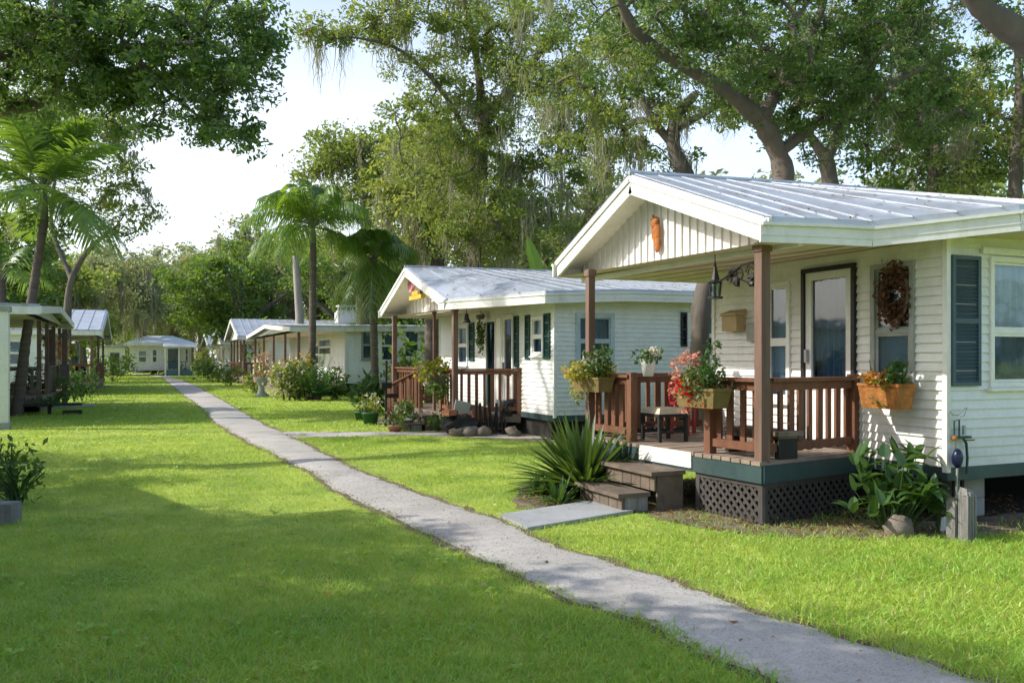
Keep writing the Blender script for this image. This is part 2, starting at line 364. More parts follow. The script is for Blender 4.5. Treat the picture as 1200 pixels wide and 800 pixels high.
def railing(home,a,b,z,h=.84,bw=.075,gap=.15,post0=True,post1=True,m='rail',za=0,zb=0,seed=1,label=None):
    """railing from a to b on the deck at height z; za/zb drop the two ends (stairs)"""
    g=random.Random(seed)
    a=V(a[0],a[1],0); b=V(b[0],b[1],0); L=np.linalg.norm(b-a); U=(b-a)/L
    def P(t,zz): p=a+U*L*t; p[2]=z+zz+za*(1-t)+zb*t; return p
    mb=MB(); mb.beam(P(0,h),P(1,h),.15,.038); mb.beam(P(0.005,h-.065),P(.995,h-.065),.038,.085); mb.beam(P(.005,.12),P(.995,.12),.04,.085)
    r=part('railing',mb,M[m],home,label)
    for t,f in ((0,post0),(1,post1)):
        if f: q=MB(); p=P(t,0); q.box((p[0],p[1],p[2]+h/2+.0),(.095,.095,h+.09),rz=math.atan2(U[1],U[0])); part('newel_post',q,M[m],r)
    n=max(1,int(L/gap)); N=V(-U[1],U[0],0)
    for i in range(n):
        t=(i+.5)/n+g.uniform(-.04,.04)/n; q=MB(); c=P(t,0)
        w=bw*g.uniform(.8,1.2)
        q.beam(P(t,.06)+N*.036,P(t+g.uniform(-.004,.004),h-.03)+N*.036,w,.028,up=N)
        part('baluster',q,M[m],r)
    return r
def lattice(home,a,b,z0,z1,m='lattice',step=.105,w=.034):
    a=V(a[0],a[1],0); b=V(b[0],b[1],0); L=np.linalg.norm(b-a); U=(b-a)/L; N=V(U[1],-U[0],0)
    fr=Fr(a,U,N); mb=MB(); H=z1-z0
    for sgn,n in ((1,.0),(-1,.008)):
        k=-H
        while k<L+H:
            # strip centre runs (k,z0)->(k+H,z1) or mirrored
            u0,u1=(k,k+H) if sgn>0 else (k+H,k)
            ta,tb=0.,1.
            lo,hi=0,L
            d=u1-u0
            t0,t1=((lo-u0)/d,(hi-u0)/d)
            ta=max(0,min(t0,t1)); tb=min(1,max(t0,t1))
            if tb-ta>.03: mb.beam(fr.pt(u0+d*ta,n,z0+H*ta),fr.pt(u0+d*tb,n,z0+H*tb),w,.007,up=N)
            k+=step
    for u in (0.02,L-.02): mb.obox(fr,u-.03,u+.03,-.01,.02,z0,z1)
    mb.obox(fr,.05,L-.05,-.01,.018,z1-.05,z1); 
    return part('lattice_skirt',mb,M[m],home)
def lerp(poly,x):
    xs=[p[0] for p in poly]; return V(x,np.interp(x,xs,[p[1] for p in poly]),np.interp(x,xs,[p[2] for p in poly]))
def roof_slope(home,ridge,eave,x0,x1,ribs=.3,m='metalroof',name='roof',rw=.028,rh=.02):
    mb=MB(); g=random.Random(5)
    xs=sorted({x0,x1}|{p[0] for p in ridge+eave if x0<p[0]<x1}|set(np.arange(x0,x1,.6)))
    up=V(0,0,.03)
    for a,b in zip(xs,xs[1:]):
        Ra,Rb,Ea,Eb=lerp(ridge,a),lerp(ridge,b),lerp(eave,a),lerp(eave,b)
        K=4
        for i in range(K):
            s,t=i/K,(i+1)/K
            mb.poly(Ea*(1-s)+Ra*s+up,Eb*(1-s)+Rb*s+up,Eb*(1-t)+Rb*t+up,Ea*(1-t)+Ra*t+up)
        mb.poly(Ea+up,Eb+up,Eb-up,Ea-up)
    x=x0+.06
    while x<x1 and ribs:
        Rr,E=lerp(ridge,x),lerp(eave,x); d=E-Rr
        mb.beam(Rr+V(0,0,.035),E+d*.012+V(0,0,.035),rw,rh); x+=ribs
    return part(name,mb,M[m],home)
def box_wall(home,fr,L,z0,z1,holes=(),m='siding',lap=.094,name='wall',label=None):
    mb=MB(); siding(mb,fr,L,z0,z1,holes,lap); 
    return part(name,mb,M[m],home,label)

def hero_home(label,group,p):
    X0=p['X0']; X1=p['X1']; Yn,Yf=p['Yn'],p['Yf']; XE=p['XE']; zb,zt=p['zb'],p['zt']
    home=thing('mobile_home',label,'mobile home',(X1,(Yn+Yf)/2,0),group)
    fr1=Fr((X1,Yf),(0,-1),(-1,0)); L1=Yf-Yn
    fr2=Fr((X1,Yn),(1,0),(0,-1)); L2=XE-X1
    p['fr1'],p['fr2']=fr1,fr2
    box_wall(home,fr1,L1,zb,zt,p['holes1'],m=p.get('sid1',p['sid']),label='street end wall behind the porch')
    box_wall(home,fr2,L2,zb,zt+p.get('ztx',.12),p['holes2'],m=p['sid'],label='long side wall facing the lawn')
    mb=MB(); mb.box(((X1+XE)/2,Yf+.02,(zb+zt)/2),(XE-X1,.04,zt-zb)); mb.box((XE+.02,(Yn+Yf)/2,(zb+zt)/2),(.04,L1,zt-zb)); part('wall',mb,M[p['sid']],home)
    # corner trim + belly band
    mb=MB(); mb.box((X1-.002,Yn-.002,(zb+zt)/2),(.055,.055,zt-zb+.1)); part('corner_trim',mb,M['trim'],home)
    mb=MB(); mb.box((X1-.002,Yf+.0,(zb+zt)/2),(.06,.06,zt-zb)); part('corner_trim',mb,M['trim'],home)
    mb=MB(); mb.obox(fr1,-.0,L1+.02,-.03,.026,zb-.12,zb-.002); mb.obox(fr2,-.02,L2,-.03,.028,zb-.13,zb-.002); part('base_band',mb,M['teal'],home)
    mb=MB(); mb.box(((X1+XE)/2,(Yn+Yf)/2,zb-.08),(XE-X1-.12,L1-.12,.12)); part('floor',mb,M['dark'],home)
    # piers
    for x in p.get('piers',[]):
        for y in (Yn+.35,Yf-.4):
            mb=MB()
            for k in range(2): mb.box((x,y,.1+.2*k),(.40,.2,.195))
            part('pier',mb,M['block'],home)
    ridge,en,ef=p['ridge'],p['eave_n'],p['eave_f']
    roof_slope(home,ridge,en,X0-.06,XE+.3,p['ribs'],rw=.02,rh=.014); roof_slope(home,ridge,ef,X0-.06,XE+.3,p['ribs'],rw=.02,rh=.014)
    mb=MB(); mb.tube([lerp(ridge,x)+V(0,0,.035) for x in np.linspace(X0-.06,XE+.3,14)],.035,6); part('ridge_cap',mb,M['metalroof'],home)
    # eave fascia boards
    fh=p['fh']
    for poly,s in ((en,-1),(ef,1)):
        mb=MB(); xs=[q[0] for q in poly]
        for a,b in zip(poly,poly[1:]):
            a=np.array(a);b=np.array(b)
            mb.beam(a+V(0,0,-fh/2-.03),b+V(0,0,-fh/2-.03),.035,fh); mb.beam(a+V(0,s*.03,-.045),b+V(0,s*.03,-.045),.05,.03)
            mb.beam(a+V(0,s*.012,-.03-fh*.62),b+V(0,s*.012,-.03-fh*.62),.03,.012)
        part('fascia',mb,M['fascia'],home)
    # rake boards
    A=lerp(ridge,X0); cn,cf=lerp(en,X0),lerp(ef,X0)
    mb=MB(); rh=p['rh']
    for c in (cn,cf):
        mb.beam(A+V(-.03,0,-rh/2+.01),c+V(-.03,0,-rh/2+.01),.04,rh,up=(0,0,1)); mb.beam(A+V(-.055,0,-.035),c+V(-.055,0,-.035),.03,.07)
    part('rake_board',mb,M['fascia'],home)
    mb=MB(); XP=p['XP']
    for c,poly in ((cn,en),(cf,ef)):
        c2=lerp(poly,XP); A2=lerp(ridge,XP); dz=V(0,0,-.10)
        mb.poly(A+dz,c+dz,c2+dz,A2+dz)
    part('rake_soffit',mb,M['trim'],home)
    # ceiling of porch and eaves (boards)
    mb=MB(); xs=list(np.arange(X0+.02,X1+.6,.2))+[q[0] for q in en if q[0]>X1+.6]+[XE]
    xs=sorted(xs)
    for i,(a,b) in enumerate(zip(xs,xs[1:])):
        dz=-fh-.015+(.006 if i%2 else 0)
        za,zb2,zc,zd=lerp(en,a),lerp(en,b),lerp(ef,b),lerp(ef,a)
        mb.poly(za+V(0,0,dz),zb2+V(0,0,dz),zc+V(0,0,dz),zd+V(0,0,dz))
        if i%2: mb.poly(za+V(0,0,dz-.006),za+V(0,0,dz),zd+V(0,0,dz),zd+V(0,0,dz-.006))
    part('porch_ceiling',mb,M['soffit'],home)
    # gable panel with ribs
    mb=MB(); cn2,cf2,A2=lerp(en,XP),lerp(ef,XP),lerp(ridge,XP); zB=p['zpanel']
    def top(y):
        if y<A2[1]: t=(y-cn2[1])/(A2[1]-cn2[1]); return cn2[2]+(A2[2]-cn2[2])*t-.09
        t=(cf2[1]-y)/(cf2[1]-A2[1]); return cf2[2]+(A2[2]-cf2[2])*t-.09
    ys=np.arange(cn2[1]+.12,cf2[1]-.1,p['prib'])
    for a,b in zip(ys,ys[1:]):
        m_=b-.028
        for q0,q1,x in ((a,m_,XP),(m_,b,XP-.022)):
            if max(top(q0),top(q1))<zB+.01: continue
            mb.poly((x,q1,zB),(x,q0,zB),(x,q0,max(top(q0),zB+.002)),(x,q1,max(top(q1),zB+.002)))
        mb.poly((XP-.022,m_,zB),(XP,m_,zB),(XP,m_,max(top(m_),zB+.002)),(XP-.022,m_,max(top(m_),zB+.002)))
        mb.poly((XP-.022,b,zB),(XP,b,zB),(XP,b,max(top(b),zB+.002)),(XP-.022,b,max(top(b),zB+.002)))
    if not p.get('open_gable'): part('gable_panel',mb,M['gable'],home)
    mb=MB(); mb.beam((XP-.02,cn2[1]+.06,zB-.03),(XP-.02,cf2[1]-.1,zB-.03),.06,.07); part('porch_beam',mb,M['trim'],home)
    # posts
    for q in p['posts']:
        mb=MB(); x,y,z0,z1,w=q; mb.box((x,y,(z0+z1)/2),(w,w,z1-z0)); mb.box((x,y,z1-.05),(w+.03,w+.03,.08)); part('porch_post',mb,M['post'],home)
    # deck
    D=[V(*q,0) for q in p['deck']]; dz=p['dz']; A_,B_,C_,D_=D
    mb=MB(); nb=int(np.linalg.norm(D_-A_)/.14); g=random.Random(3)
    for i in range(nb):
        s,t=i/nb+.002,(i+1)/nb-.004
        q=[A_*(1-s)+D_*s-V(.03,0,0),B_*(1-s)+C_*s,B_*(1-t)+C_*t,A_*(1-t)+D_*t-V(.03,0,0)]
        o=g.uniform(-.004,.004)
        mb.hexa([v+V(0,0,dz-.04+o) for v in q]+[v+V(0,0,dz+o) for v in q])
    dk=part('porch_deck',mb,M['deck'],home)
    mb=MB()
    for a,b in ((A_,B_),(D_,A_),(C_,D_)):
        mb.beam(a+V(0,0,dz-.045-p['band']/2),b+V(0,0,dz-.045-p['band']/2),.04,p['band'])
    mb2=part('rim_board',mb,M[p['bandm']],home)
    return home

def plantclump(mbs,c,n,h,r,g,lw=.05,droop=.6,ht=.3):
    """arching strap leaves: list target MB"""
    for i in range(n):
        a=g.uniform(0,6.283); el=g.uniform(.15,1.35); L=h*g.uniform(.65,1.1)
        d=V(math.cos(a),math.sin(a),0); k=6; pts=[]
        for j in range(k+1):
            t=j/k; pts.append(np.array(c)+d*(r*.15+L*math.cos(el)*t)+V(0,0,L*math.sin(el)*t-droop*L*t*t*math.cos(el)*.55))
        pts=np.array(pts); sd=V(-d[1],d[0],0); w=lw*np.array([.6,1,1,.9,.7,.4,.03][:k+1])*g.uniform(.8,1.2)
        Lf=pts-sd*w[:,None]*.5+V(0,0,1)*w[:,None]*.18; Rt=pts+sd*w[:,None]*.5+V(0,0,1)*w[:,None]*.18
        v=np.stack([Lf,pts,Rt],1).reshape(-1,3)
        F=[]
        for j in range(k):
            o=3*j; F+=[(o,o+1,o+4,o+3),(o+1,o+2,o+5,o+4)]
        mbs.add(v,F)
def bush_points(c,r,n,g,shell=.55):
    v=g.normal(size=(n,3)); v/=np.linalg.norm(v,axis=1)[:,None]; k=g.uniform(shell,1,n)**.7
    # lumpy radius
    lump=1+.18*np.sin(v[:,0]*5+c[0])+.18*np.sin(v[:,1]*6+v[:,2]*4+c[1])
    return np.array(c)+v*(k*lump)[:,None]*np.array(r)
def holeX(X,Yf,px0,px1,pt,pb,pm=None):
    a=onX(px0,X); b=onX(px1,X); pm=pm or (px0+px1)/2
    return (Yf-a[1],Yf-b[1],onX(pm,X,pb)[2],onX(pm,X,pt)[2])
def holeY(Y,Xs,px0,px1,pt,pb):
    a=onY(px0,Y); b=onY(px1,Y); pm=(px0+px1)/2
    return (a[0]-Xs,b[0]-Xs,onY(pm,Y,pb)[2],onY(pm,Y,pt)[2])
# ================================================================== nearest home on the right
X1,Yn,Yf=7.24,5.97,9.65; zb=.585; DZ=.635
wa=holeX(X1,Yf,899,928,331,470); wd=holeX(X1,Yf,946,1001,317,470); wd=(wd[0],wd[1],DZ+.02,wd[3]); wc=holeX(X1,Yf,1023,1074,308,446)
ws=holeY(Yn,X1,1157,1252,304,453)
H1=dict(X0=5.5,X1=X1,Yn=Yn,Yf=Yf,XE=18.5,zb=zb,zt=2.84,ztx=.06,holes1=[wa,wd,wc],holes2=[ws],sid='siding',sid1='bouncesid',
  ridge=[(5.4,8.95,3.87),(8,8.6,3.87),(19,8.0,3.87)],
  eave_n=[(5.4,6.5,2.975),(6.0,6.32,2.965),(6.45,6.15,2.945),(6.75,5.95,2.975),(7.5,5.4,3.055),(8.5,5.2,3.08),(19,5.2,3.08)],
  eave_f=[(5.4,10.95,3.03),(19,10.6,3.03)],ribs=.31,fh=.19,rh=.23,XP=5.85,zpanel=2.80,prib=.15,
  posts=[(5.66,6.78,DZ-.02,2.80,.108),(5.42,9.88,DZ-.02,2.82,.092)],
  deck=[(5.60,6.70),(7.225,7.02),(7.225,9.98),(5.36,9.98)],dz=DZ,band=.17,bandm='teal',piers=[7.9,10.4,12.9])
home1=hero_home('nearest white mobile home with red-brown porch railing, window wreath and slate blue shutters','mobile homes along the right of the path',H1)
f1,f2=H1['fr1'],H1['fr2']
window(home1,f1,*wa,frame='trim',cur='curtain_b',cur_lo='curtain',label='window beside the porch post with grey blind')
glassdoor(home1,f1,*wd,cur='curtain_b',label='white storm door with tall glass pane')
window(home1,f1,*wc,frame='greypot',cur='curtain_b',cur_lo='curtain_b',hung=.42,label='window with the wreath')
window(home1,f2,*ws,frame='trim',cur='curtain',cur_lo='curtain_b',hung=.43,w=.05,label='large side window with white curtains')
s_=holeY(Yn,X1,1112,1145,300,452); shutter(home1,f2,s_[0],s_[1],s_[2],s_[3])
mb=MB(); mb.obox(f2,ws[0]-.12,ws[1]+.12,.016,.05,ws[3]+.02,ws[3]+.085); part('window_awning_rail',mb,M['trim'],home1)
# far end skirting, dark rear board under the house
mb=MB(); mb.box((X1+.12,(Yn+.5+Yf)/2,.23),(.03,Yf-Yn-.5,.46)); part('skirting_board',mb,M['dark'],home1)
for a,b_,r in (((7.62,6.1,.0),(7.62,6.1,.47),.022),((7.5,6.1,.02),(7.5,6.1,.47),.018),((9.0,6.1,.40),(12.5,8.9,.10),.06)): mb=MB(); mb.tube([a,b_],r,6); part('drain_pipe',mb,M['dark'],home1)
D=H1['deck']
A_,B_,C_,D_=[V(*q,0) for q in D]
def onedge(px,a,b):   # where the sight line of column px meets the plan line a-b
    r=ratio(px); d=b-a; t=(r*a[1]-a[0])/(d[0]-r*d[1]); return a+d*t
ra=onedge(824,A_,D_)+V(.09,0,0); rb=A_+V(.1,.16,0)
rl0=onedge(733,A_,D_)+V(.09,0,0); rl1=V(5.46,9.86,0)
railing(home1,ra,rb,DZ,post1=False,seed=2,h=.80)
railing(home1,rl1,rl0,DZ,post0=False,seed=3,h=.80)
railing(home1,A_+V(.15,.10,0),B_+V(-.05,.08,0),DZ,post0=False,seed=4,h=.80)
railing(home1,V(5.5,9.92,0),V(7.2,9.9,0),DZ,post0=False,post1=False,seed=5,h=.80)
for z0 in (0.0,):
    lattice(home1,onedge(815,A_,D_)+V(.03,0,0),A_+V(.03,.03,0),.02,DZ-.215)
    lattice(home1,A_+V(.03,.03,0),B_+V(-.1,.03,0),.02,DZ-.215)
mb=MB(); mb.beam(onedge(752,A_,D_)+V(-.03,0,.545),onedge(813,A_,D_)+V(-.03,0,.545),.02,.17); part('riser_board',mb,M['trim'],home1)
for q in (A_+V(.12,.15,0),D_+V(.15,-.15,0),onedge(820,A_,D_)+V(.1,0,0)): mb=MB(); mb.box((q[0],q[1],.21),(.12,.12,.42)); part('deck_leg',mb,M['dark'],home1)

# ---- wooden steps
def steps(label,boxes,loc,rz=0):
    t=thing('wooden_steps',label,'steps',loc)
    for (x0,x1,y0,y1,z) in boxes:
        mb=MB(); x0+=loc[0];x1+=loc[0];y0+=loc[1];y1+=loc[1]
        mb.box(((x0+x1)/2-.02,(y0+y1)/2,z-.022),(x1-x0+.06,y1-y0+.06,.044)); part('tread',mb,M['oldwood'],t)
        mb=MB(); zl=z-.21
        n=int((y1-y0)/.09)
        for k in range(n):
            a=y0+(y1-y0)*k/n; b=y0+(y1-y0)*(k+1)/n-.006; mb.box((x0+.02,(a+b)/2,(z-.045+max(zl,0))/2),(.025+.006*(k%2),b-a,z-.045-max(zl,0)))
        part('riser',mb,M['oldwood'],t)
        for y in (y0+.015,y1-.015): mb=MB(); mb.box(((x0+x1)/2+.02,y,(z-.045)/2),(x1-x0-.05,.03,z-.05)); part('side_board',mb,M['greywood'] if z<.3 else M['oldwood'],t)
    return t
st=onedge(770,A_,D_)
steps('two worn wooden box steps leading up to the nearest porch',[(-.40,-.02,-.55,.5,.43),(-.78,-.44,-.50,.44,.21)],(st[0],st[1],0))
# ---- pieces on and around the nearest porch
def planter(label,c,u,L,h,w,boxm,spec,seed,group='flower boxes on the nearest porch railing',z=0,bracket=True):
    """trough along unit plan direction u, plants listed as (kind, n, size, offset along u, radius, height)"""
    g=np.random.default_rng(seed); u=V(u[0],u[1],0); n=V(-u[1],u[0],0)
    t=thing('flower_box',label,'flower box',c,group); c=np.array(c)
    mb=MB(); 
    p=[c-u*L*.44-n*w*.4,c+u*L*.44-n*w*.4,c+u*L*.44+n*w*.4,c-u*L*.44+n*w*.4]
    q=[c-u*L*.5-n*w*.5,c+u*L*.5-n*w*.5,c+u*L*.5+n*w*.5,c-u*L*.5+n*w*.5]
    mb.hexa(p+[x+V(0,0,h) for x in q]); 
    for i in range(4): mb.beam(q[i]+V(0,0,h),q[(i+1)%4]+V(0,0,h),.018,.03)
    part('trough',mb,M[boxm],t)
    for (kind,cnt,sz,off,rad,hh,zz) in spec:
        mb=MB(); pts=bush_points(c+u*off+V(0,0,h+zz)+(n*-.02 if not kind.endswith('fl') else 0),(rad[0],rad[1],hh),cnt,g,.75 if kind.endswith('fl') else .35)
        mb.leaves(pts,sz,g,.6,.3)
        part('flowers' if kind.endswith('fl') else 'foliage',mb,M[kind],t)
    mb=MB()
    for i in range(14):
        a=c+u*g.uniform(-L*.4,L*.4)+V(0,0,h-.05); b=a+V(g.uniform(-.08,.08),g.uniform(-.08,.08),g.uniform(.12,.32)); mb.tube([a,(a+b)/2+V(.01,.01,.03),b],.004,4)
    part('stems',mb,M['plantleaf'],t)
    return t
e=(A_-D_); e/=np.linalg.norm(e)
c=onedge(838,A_,D_)+V(-.16,0,1.14)
planter('ochre flower box of red and pink flowers on the railing beside the corner post',c,e,.62,.19,.24,'ochre',
  [('plantleaf',420,.055,.06,(.26,.2),.18,.10),('plantleaf',200,.05,.16,(.12,.12),.30,.22),('lime',160,.05,-.02,(.2,.16),.15,.08),('redfl',420,.05,-.10,(.21,.19),.10,.02),('redfl',150,.05,-.0,(.12,.19),.12,-.10),('pinkfl',420,.05,-.26,(.15,.19),.27,.12),('pinkfl',120,.04,-.30,(.08,.1),.18,-.1)],11)
c=onedge(703,A_,D_)+V(-.10,0,1.23)
planter('ochre flower box of yellow flowers hung beside the left porch post',c,e,.62,.17,.24,'ochre',
  [('lime',420,.06,0,(.34,.2),.14,.10),('yelfl',420,.05,-.05,(.36,.21),.14,.07),('yelfl',120,.045,-.36,(.1,.12),.16,-.10),('lime',120,.05,-.36,(.1,.12),.22,-.16),('whitefl',130,.045,.05,(.16,.12),.1,.2),('plantleaf',260,.06,.16,(.2,.16),.2,.2)],12)
c=onX(1040,7.0,476); c[0]=6.98; c[2]-=.02
planter('orange wicker planter with green leaves under the wreath window',c,(0,-1),.52,.24,.24,'orange',
  [('orgfl',60,.12,-.10,(.22,.12),.05,.07),('lime',60,.09,.1,(.22,.14),.12,.02),('plantleaf',120,.07,.16,(.12,.12),.16,.12),('redfl',40,.04,-.05,(.08,.08),.05,-.06),('lime',50,.05,.0,(.2,.15),.08,-.16)],13)
# white pot of pale flowers behind the newel post
c=onedge(744,A_,D_)+V(.20,.02,DZ+.80)
t=thing('flower_pot','white pot of pale flowers on the railing behind the left newel post','flower pot',c)
mb=MB(); mb.lathe([(.001,0),(.06,0),(.10,.2),(.105,.21),(.09,.2),(.001,.18)],c,14); part('pot',mb,M['white'],t,smooth=True)
g=np.random.default_rng(5); mb=MB(); mb.leaves(bush_points(c+V(0,0,.24),(.17,.17,.10),170,g,.3),.06,g,.6); part('foliage',mb,M['plantleaf'],t)
mb=MB(); mb.leaves(bush_points(c+V(.05,-.06,.27),(.12,.12,.08),70,g,.3),.05,g,.7); part('flowers',mb,M['whitefl'],t)
# wreath
c=onX(1048,7.19,345); t=thing('autumn_wreath','round red and brown autumn wreath hanging in the porch window','wreath',(c[0],c[1],c[2]-.32))
g=np.random.default_rng(9); th=g.uniform(0,6.283,900); rr=.19+g.normal(0,.05,900)
pts=np.stack([c[0]+g.normal(0,.025,900),c[1]+np.cos(th)*rr*.78,c[2]+np.sin(th)*rr*1.25],1)
mb=MB(); mb.leaves(pts,.06,g,.6,0); part('leaves',mb,M['wreath'],t)
mb=MB(); th=np.linspace(0,6.283,25); mb.tube(np.stack([np.full(25,c[0]),c[1]+np.cos(th)*.215*.78,c[2]+np.sin(th)*.215*1.25],1),.018,6); part('ring',mb,M['oldwood'],t)
# tan wall box
c=onX(860,7.15,379); t=thing('wall_box','tan wooden box mounted on the sunlit siding under the lantern','box',(c[0],c[1],c[2]-.14))
mb=MB(); mb.box(c,(.16,.30,.20)); part('case',mb,M['card'],t)
mb=MB(); mb.hexa([c+V(-.11,-.17,.101),c+V(.08,-.17,.101),c+V(.08,.17,.101),c+V(-.11,.17,.101),c+V(-.10,-.16,.13),c+V(.08,-.16,.19),c+V(.08,.16,.19),c+V(-.10,.16,.13)]); part('lid',mb,M['card'],t)
mb=MB(); mb.box(c+V(.04,-.32,-.12),(.06,.16,.24)); part('meter_box',mb,M['greypot'],t)
# iron bracket with trinkets
p0=V(5.72,6.86,2.52)
t=thing('wrought_iron_bracket','black wrought iron scroll bracket on the corner porch post','bracket',p0)
mb=MB(); e2=V(0,1,0)
mb.tube([p0+V(0,0,.12),p0+V(0,.3,.10),p0+V(0,.62,-.02),p0+V(0,.78,-.06)],.012,6)
mb.tube([p0+V(0,0,-.30),p0+V(0,.12,-.12),p0+V(0,.35,-.04),p0+V(0,.55,-.02)],.010,6)
for k,(a,b,r) in enumerate([(.16,.02,.09),(.36,.0,.07),(.12,-.10,.06),(.55,-.03,.05)]):
    th=np.linspace(0,9,26); mb.tube(np.stack([np.full(26,p0[0]+.01*k),p0[1]+a+np.cos(th)*r*(1-th/14),p0[2]+b+np.sin(th)*r*(1-th/14)],1),.009,5)
part('scroll',mb,M['iron'],t)
mb=MB(); g=random.Random(4)
for k in range(9): mb.blob(p0+V(g.uniform(-.05,.05),g.uniform(.05,.62),g.uniform(-.14,.09)),(.035,.05,.045),k,8,6,.35)
part('cast_leaves',mb,M['iron'],t)
c=V(5.72,7.62,2.30); t=thing('hanging_lantern','black spired lantern hanging from the porch ceiling by the bracket','lantern',c)
mb=MB(); mb.tube([c+V(0,0,.48),c+V(0,0,.40)],.006,5); mb.lathe([(.004,.42),(.025,.30),(.05,.20),(.085,.17)],c,8); part('spire_roof',mb,M['iron'],t)
mb=MB(); 
for k in range(6): mb.beam(c+V(.07*math.cos(k*1.047),.07*math.sin(k*1.047),.17),c+V(.055*math.cos(k*1.047),.055*math.sin(k*1.047),.02),.012,.012)
mb.lathe([(.001,0),(.085,.0),(.085,.02),(.001,.025)],c,8); part('cage',mb,M['iron'],t)
mb=MB(); mb.lathe([(.001,.02),(.045,.03),(.055,.15),(.001,.16)],c,8); part('lamp_glass',mb,M['glass'],t)
# gable carving
c=onX(769,5.80,275); t=None
mb=MB(); mb.blob(c+V(0,0,.04),(.035,.085,.15),3,12,9,.16); mb.blob(c+V(-.01,.02,.15),(.04,.075,.07),4,10,7,.2); mb.blob(c+V(0,-.03,-.12),(.03,.06,.10),5,10,7,.15); mb.tube([c+V(0,.05,.2),c+V(0,.08,.25)],.012,5)
solo('carved_ornament',mb,M['rust'],'rust orange carved ornament hung on the white gable panel','ornament',c,smooth=True)
# low bench and small table
c=onedge(856,A_,D_)+V(.42,.05,DZ); t=thing('porch_bench','low weathered plank bench behind the front porch railing','bench',c)
mb=MB(); mb.box(c+V(0,0,.26),(.32,.95,.045)); mb.box(c+V(-.0,0,.21),(.24,.85,.05)); part('seat',mb,M['oldwood'],t)
for s in (-.4,.4):
    mb=MB(); mb.box(c+V(0,s,.105),(.24,.06,.205)); part('leg',mb,M['dark'],t)
c=V(5.95,8.95,DZ); t=thing('porch_stool','small dark wooden stool with cream cushion on the nearest porch','stool',c)
mb=MB(); mb.hexa([c+V(-.2,-.2,.34),c+V(.2,-.2,.34),c+V(.2,.2,.34),c+V(-.2,.2,.34),c+V(-.17,-.17,.41),c+V(.17,-.17,.41),c+V(.17,.17,.41),c+V(-.17,.17,.41)]); part('cushion',mb,M['soffit'],t)
mb=MB(); mb.box(c+V(0,0,.32),(.42,.42,.035)); mb.beam(c+V(-.19,-.19,.12),c+V(.19,-.19,.12),.025,.03); mb.beam(c+V(-.19,-.19,.2),c+V(-.19,.19,.2),.025,.03); part('frame',mb,M['dark'],t)
for a in (-.19,.19):
    for b in (-.19,.19): mb=MB(); mb.beam(c+V(a,b,0),c+V(a,b,.31),.04,.04); part('leg',mb,M['dark'],t)
c=V(6.7,9.45,DZ); t=thing('red_chair','red painted chair in the far corner of the nearest porch','chair',c)
mb=MB(); mb.box(c+V(0,0,.42),(.42,.42,.04)); part('seat',mb,M['red'],t)
mb=MB(); mb.box(c+V(0,.2,.56),(.42,.03,.26)); part('backrest',mb,M['red'],t)
for a in (-.18,.18):
    for b in (-.18,.18): mb=MB(); mb.beam(c+V(a,b,0),c+V(a,b,.40),.04,.04); part('leg',mb,M['red'],t)
# utility bracket on the side wall corner
c=onY(1122,Yn-.04,512); t=thing('tap_bracket','green steel tap bracket with wire hooks on the siding corner','bracket',(c[0],Yn,c[2]-.35))
mb=MB(); mb.box(c+V(.02,-.03,.0),(.22,.05,.022)); mb.tube([c+V(.03,-.03,0),c+V(.085,-.03,-.06),c+V(.10,-.03,-.2),c+V(.09,-.03,-.36)],.014,6); mb.tube([c+V(-.07,-.02,.0),c+V(-.07,-.02,.16),c+V(.0,-.02,.17),c+V(.0,-.02,.01)],.008,5); part('arm',mb,M['green'],t)
mb=MB(); mb.tube([c+V(-.14,-.03,.26),c+V(-.11,-.04,.22),c+V(-.05,-.05,.22),c+V(.02,-.06,.28),c+V(.07,-.05,.29),c+V(.03,-.05,.21),c+V(-.02,-.05,.20)],.006,5); mb.tube([c+V(-.14,-.02,.25),c+V(-.145,-.02,-.05)],.008,5); mb.box(c+V(.055,-.03,.07),(.03,.02,.09)); part('wire_hook',mb,M['steel'],t)
mb=MB(); mb.blob(c+V(-.10,-.05,-.0),(.025,.03,.025),2); mb.box(c+V(.13,-.04,-.03),(.10,.02,.012)); part('valve',mb,M['orange'],t)
mb=MB(); mb.blob(c+V(-.075,-.06,-.20),(.055,.05,.095),6,12,9,.06); part('meter',mb,M['navy'],t,smooth=True)
mb=MB(); mb.tube([c+V(-.075,-.04,-.1),c+V(-.075,-.04,.0)],.01,5); mb.tube([c+V(-.05,-.04,-.28),c+V(-.06,-.04,-.40),c+V(-.06,-.03,-.75)],.012,6); part('pipe',mb,M['steel'],t)
# wooden stumps, rock, tag
for px,py,h,w,lab in ((1117,632,.36,.10,'shorter grey split post stump beside the white tag'),(1132,634,.45,.11,'taller grey weathered post stump under the siding corner')):
    q=gnd(px,py); mb=MB(); mb.box(q+V(0,0,h/2),(w,w*.9,h),rz=.4,ry=.04); mb.hexa([q+V(-w*.45,-w*.5,h-.03),q+V(w*.5,-w*.4,h-.03),q+V(w*.45,w*.5,h-.03),q+V(-w*.5,w*.4,h-.03),q+V(-w*.3,-w*.3,h+.03),q+V(w*.3,-w*.3,h+.015),q+V(w*.3,w*.3,h+.02),q+V(-w*.3,w*.3,h+.04)])
    for k in range(4): mb.box(q+V(w*(-.45+.3*k),-w*.47,h*.48),(w*.2,.02,h*.93),rz=.4)
    solo('wooden_stump',mb,M['greywood'],lab,'stump',q)
q=gnd(1053,627); mb=MB(); mb.blob(q+V(0,0,.07),(.16,.13,.12),21,12,8,.12); solo('garden_rock',mb,M['stone'],'brown rock at the foot of the leafy plant by the lattice','rock',q,smooth=True)
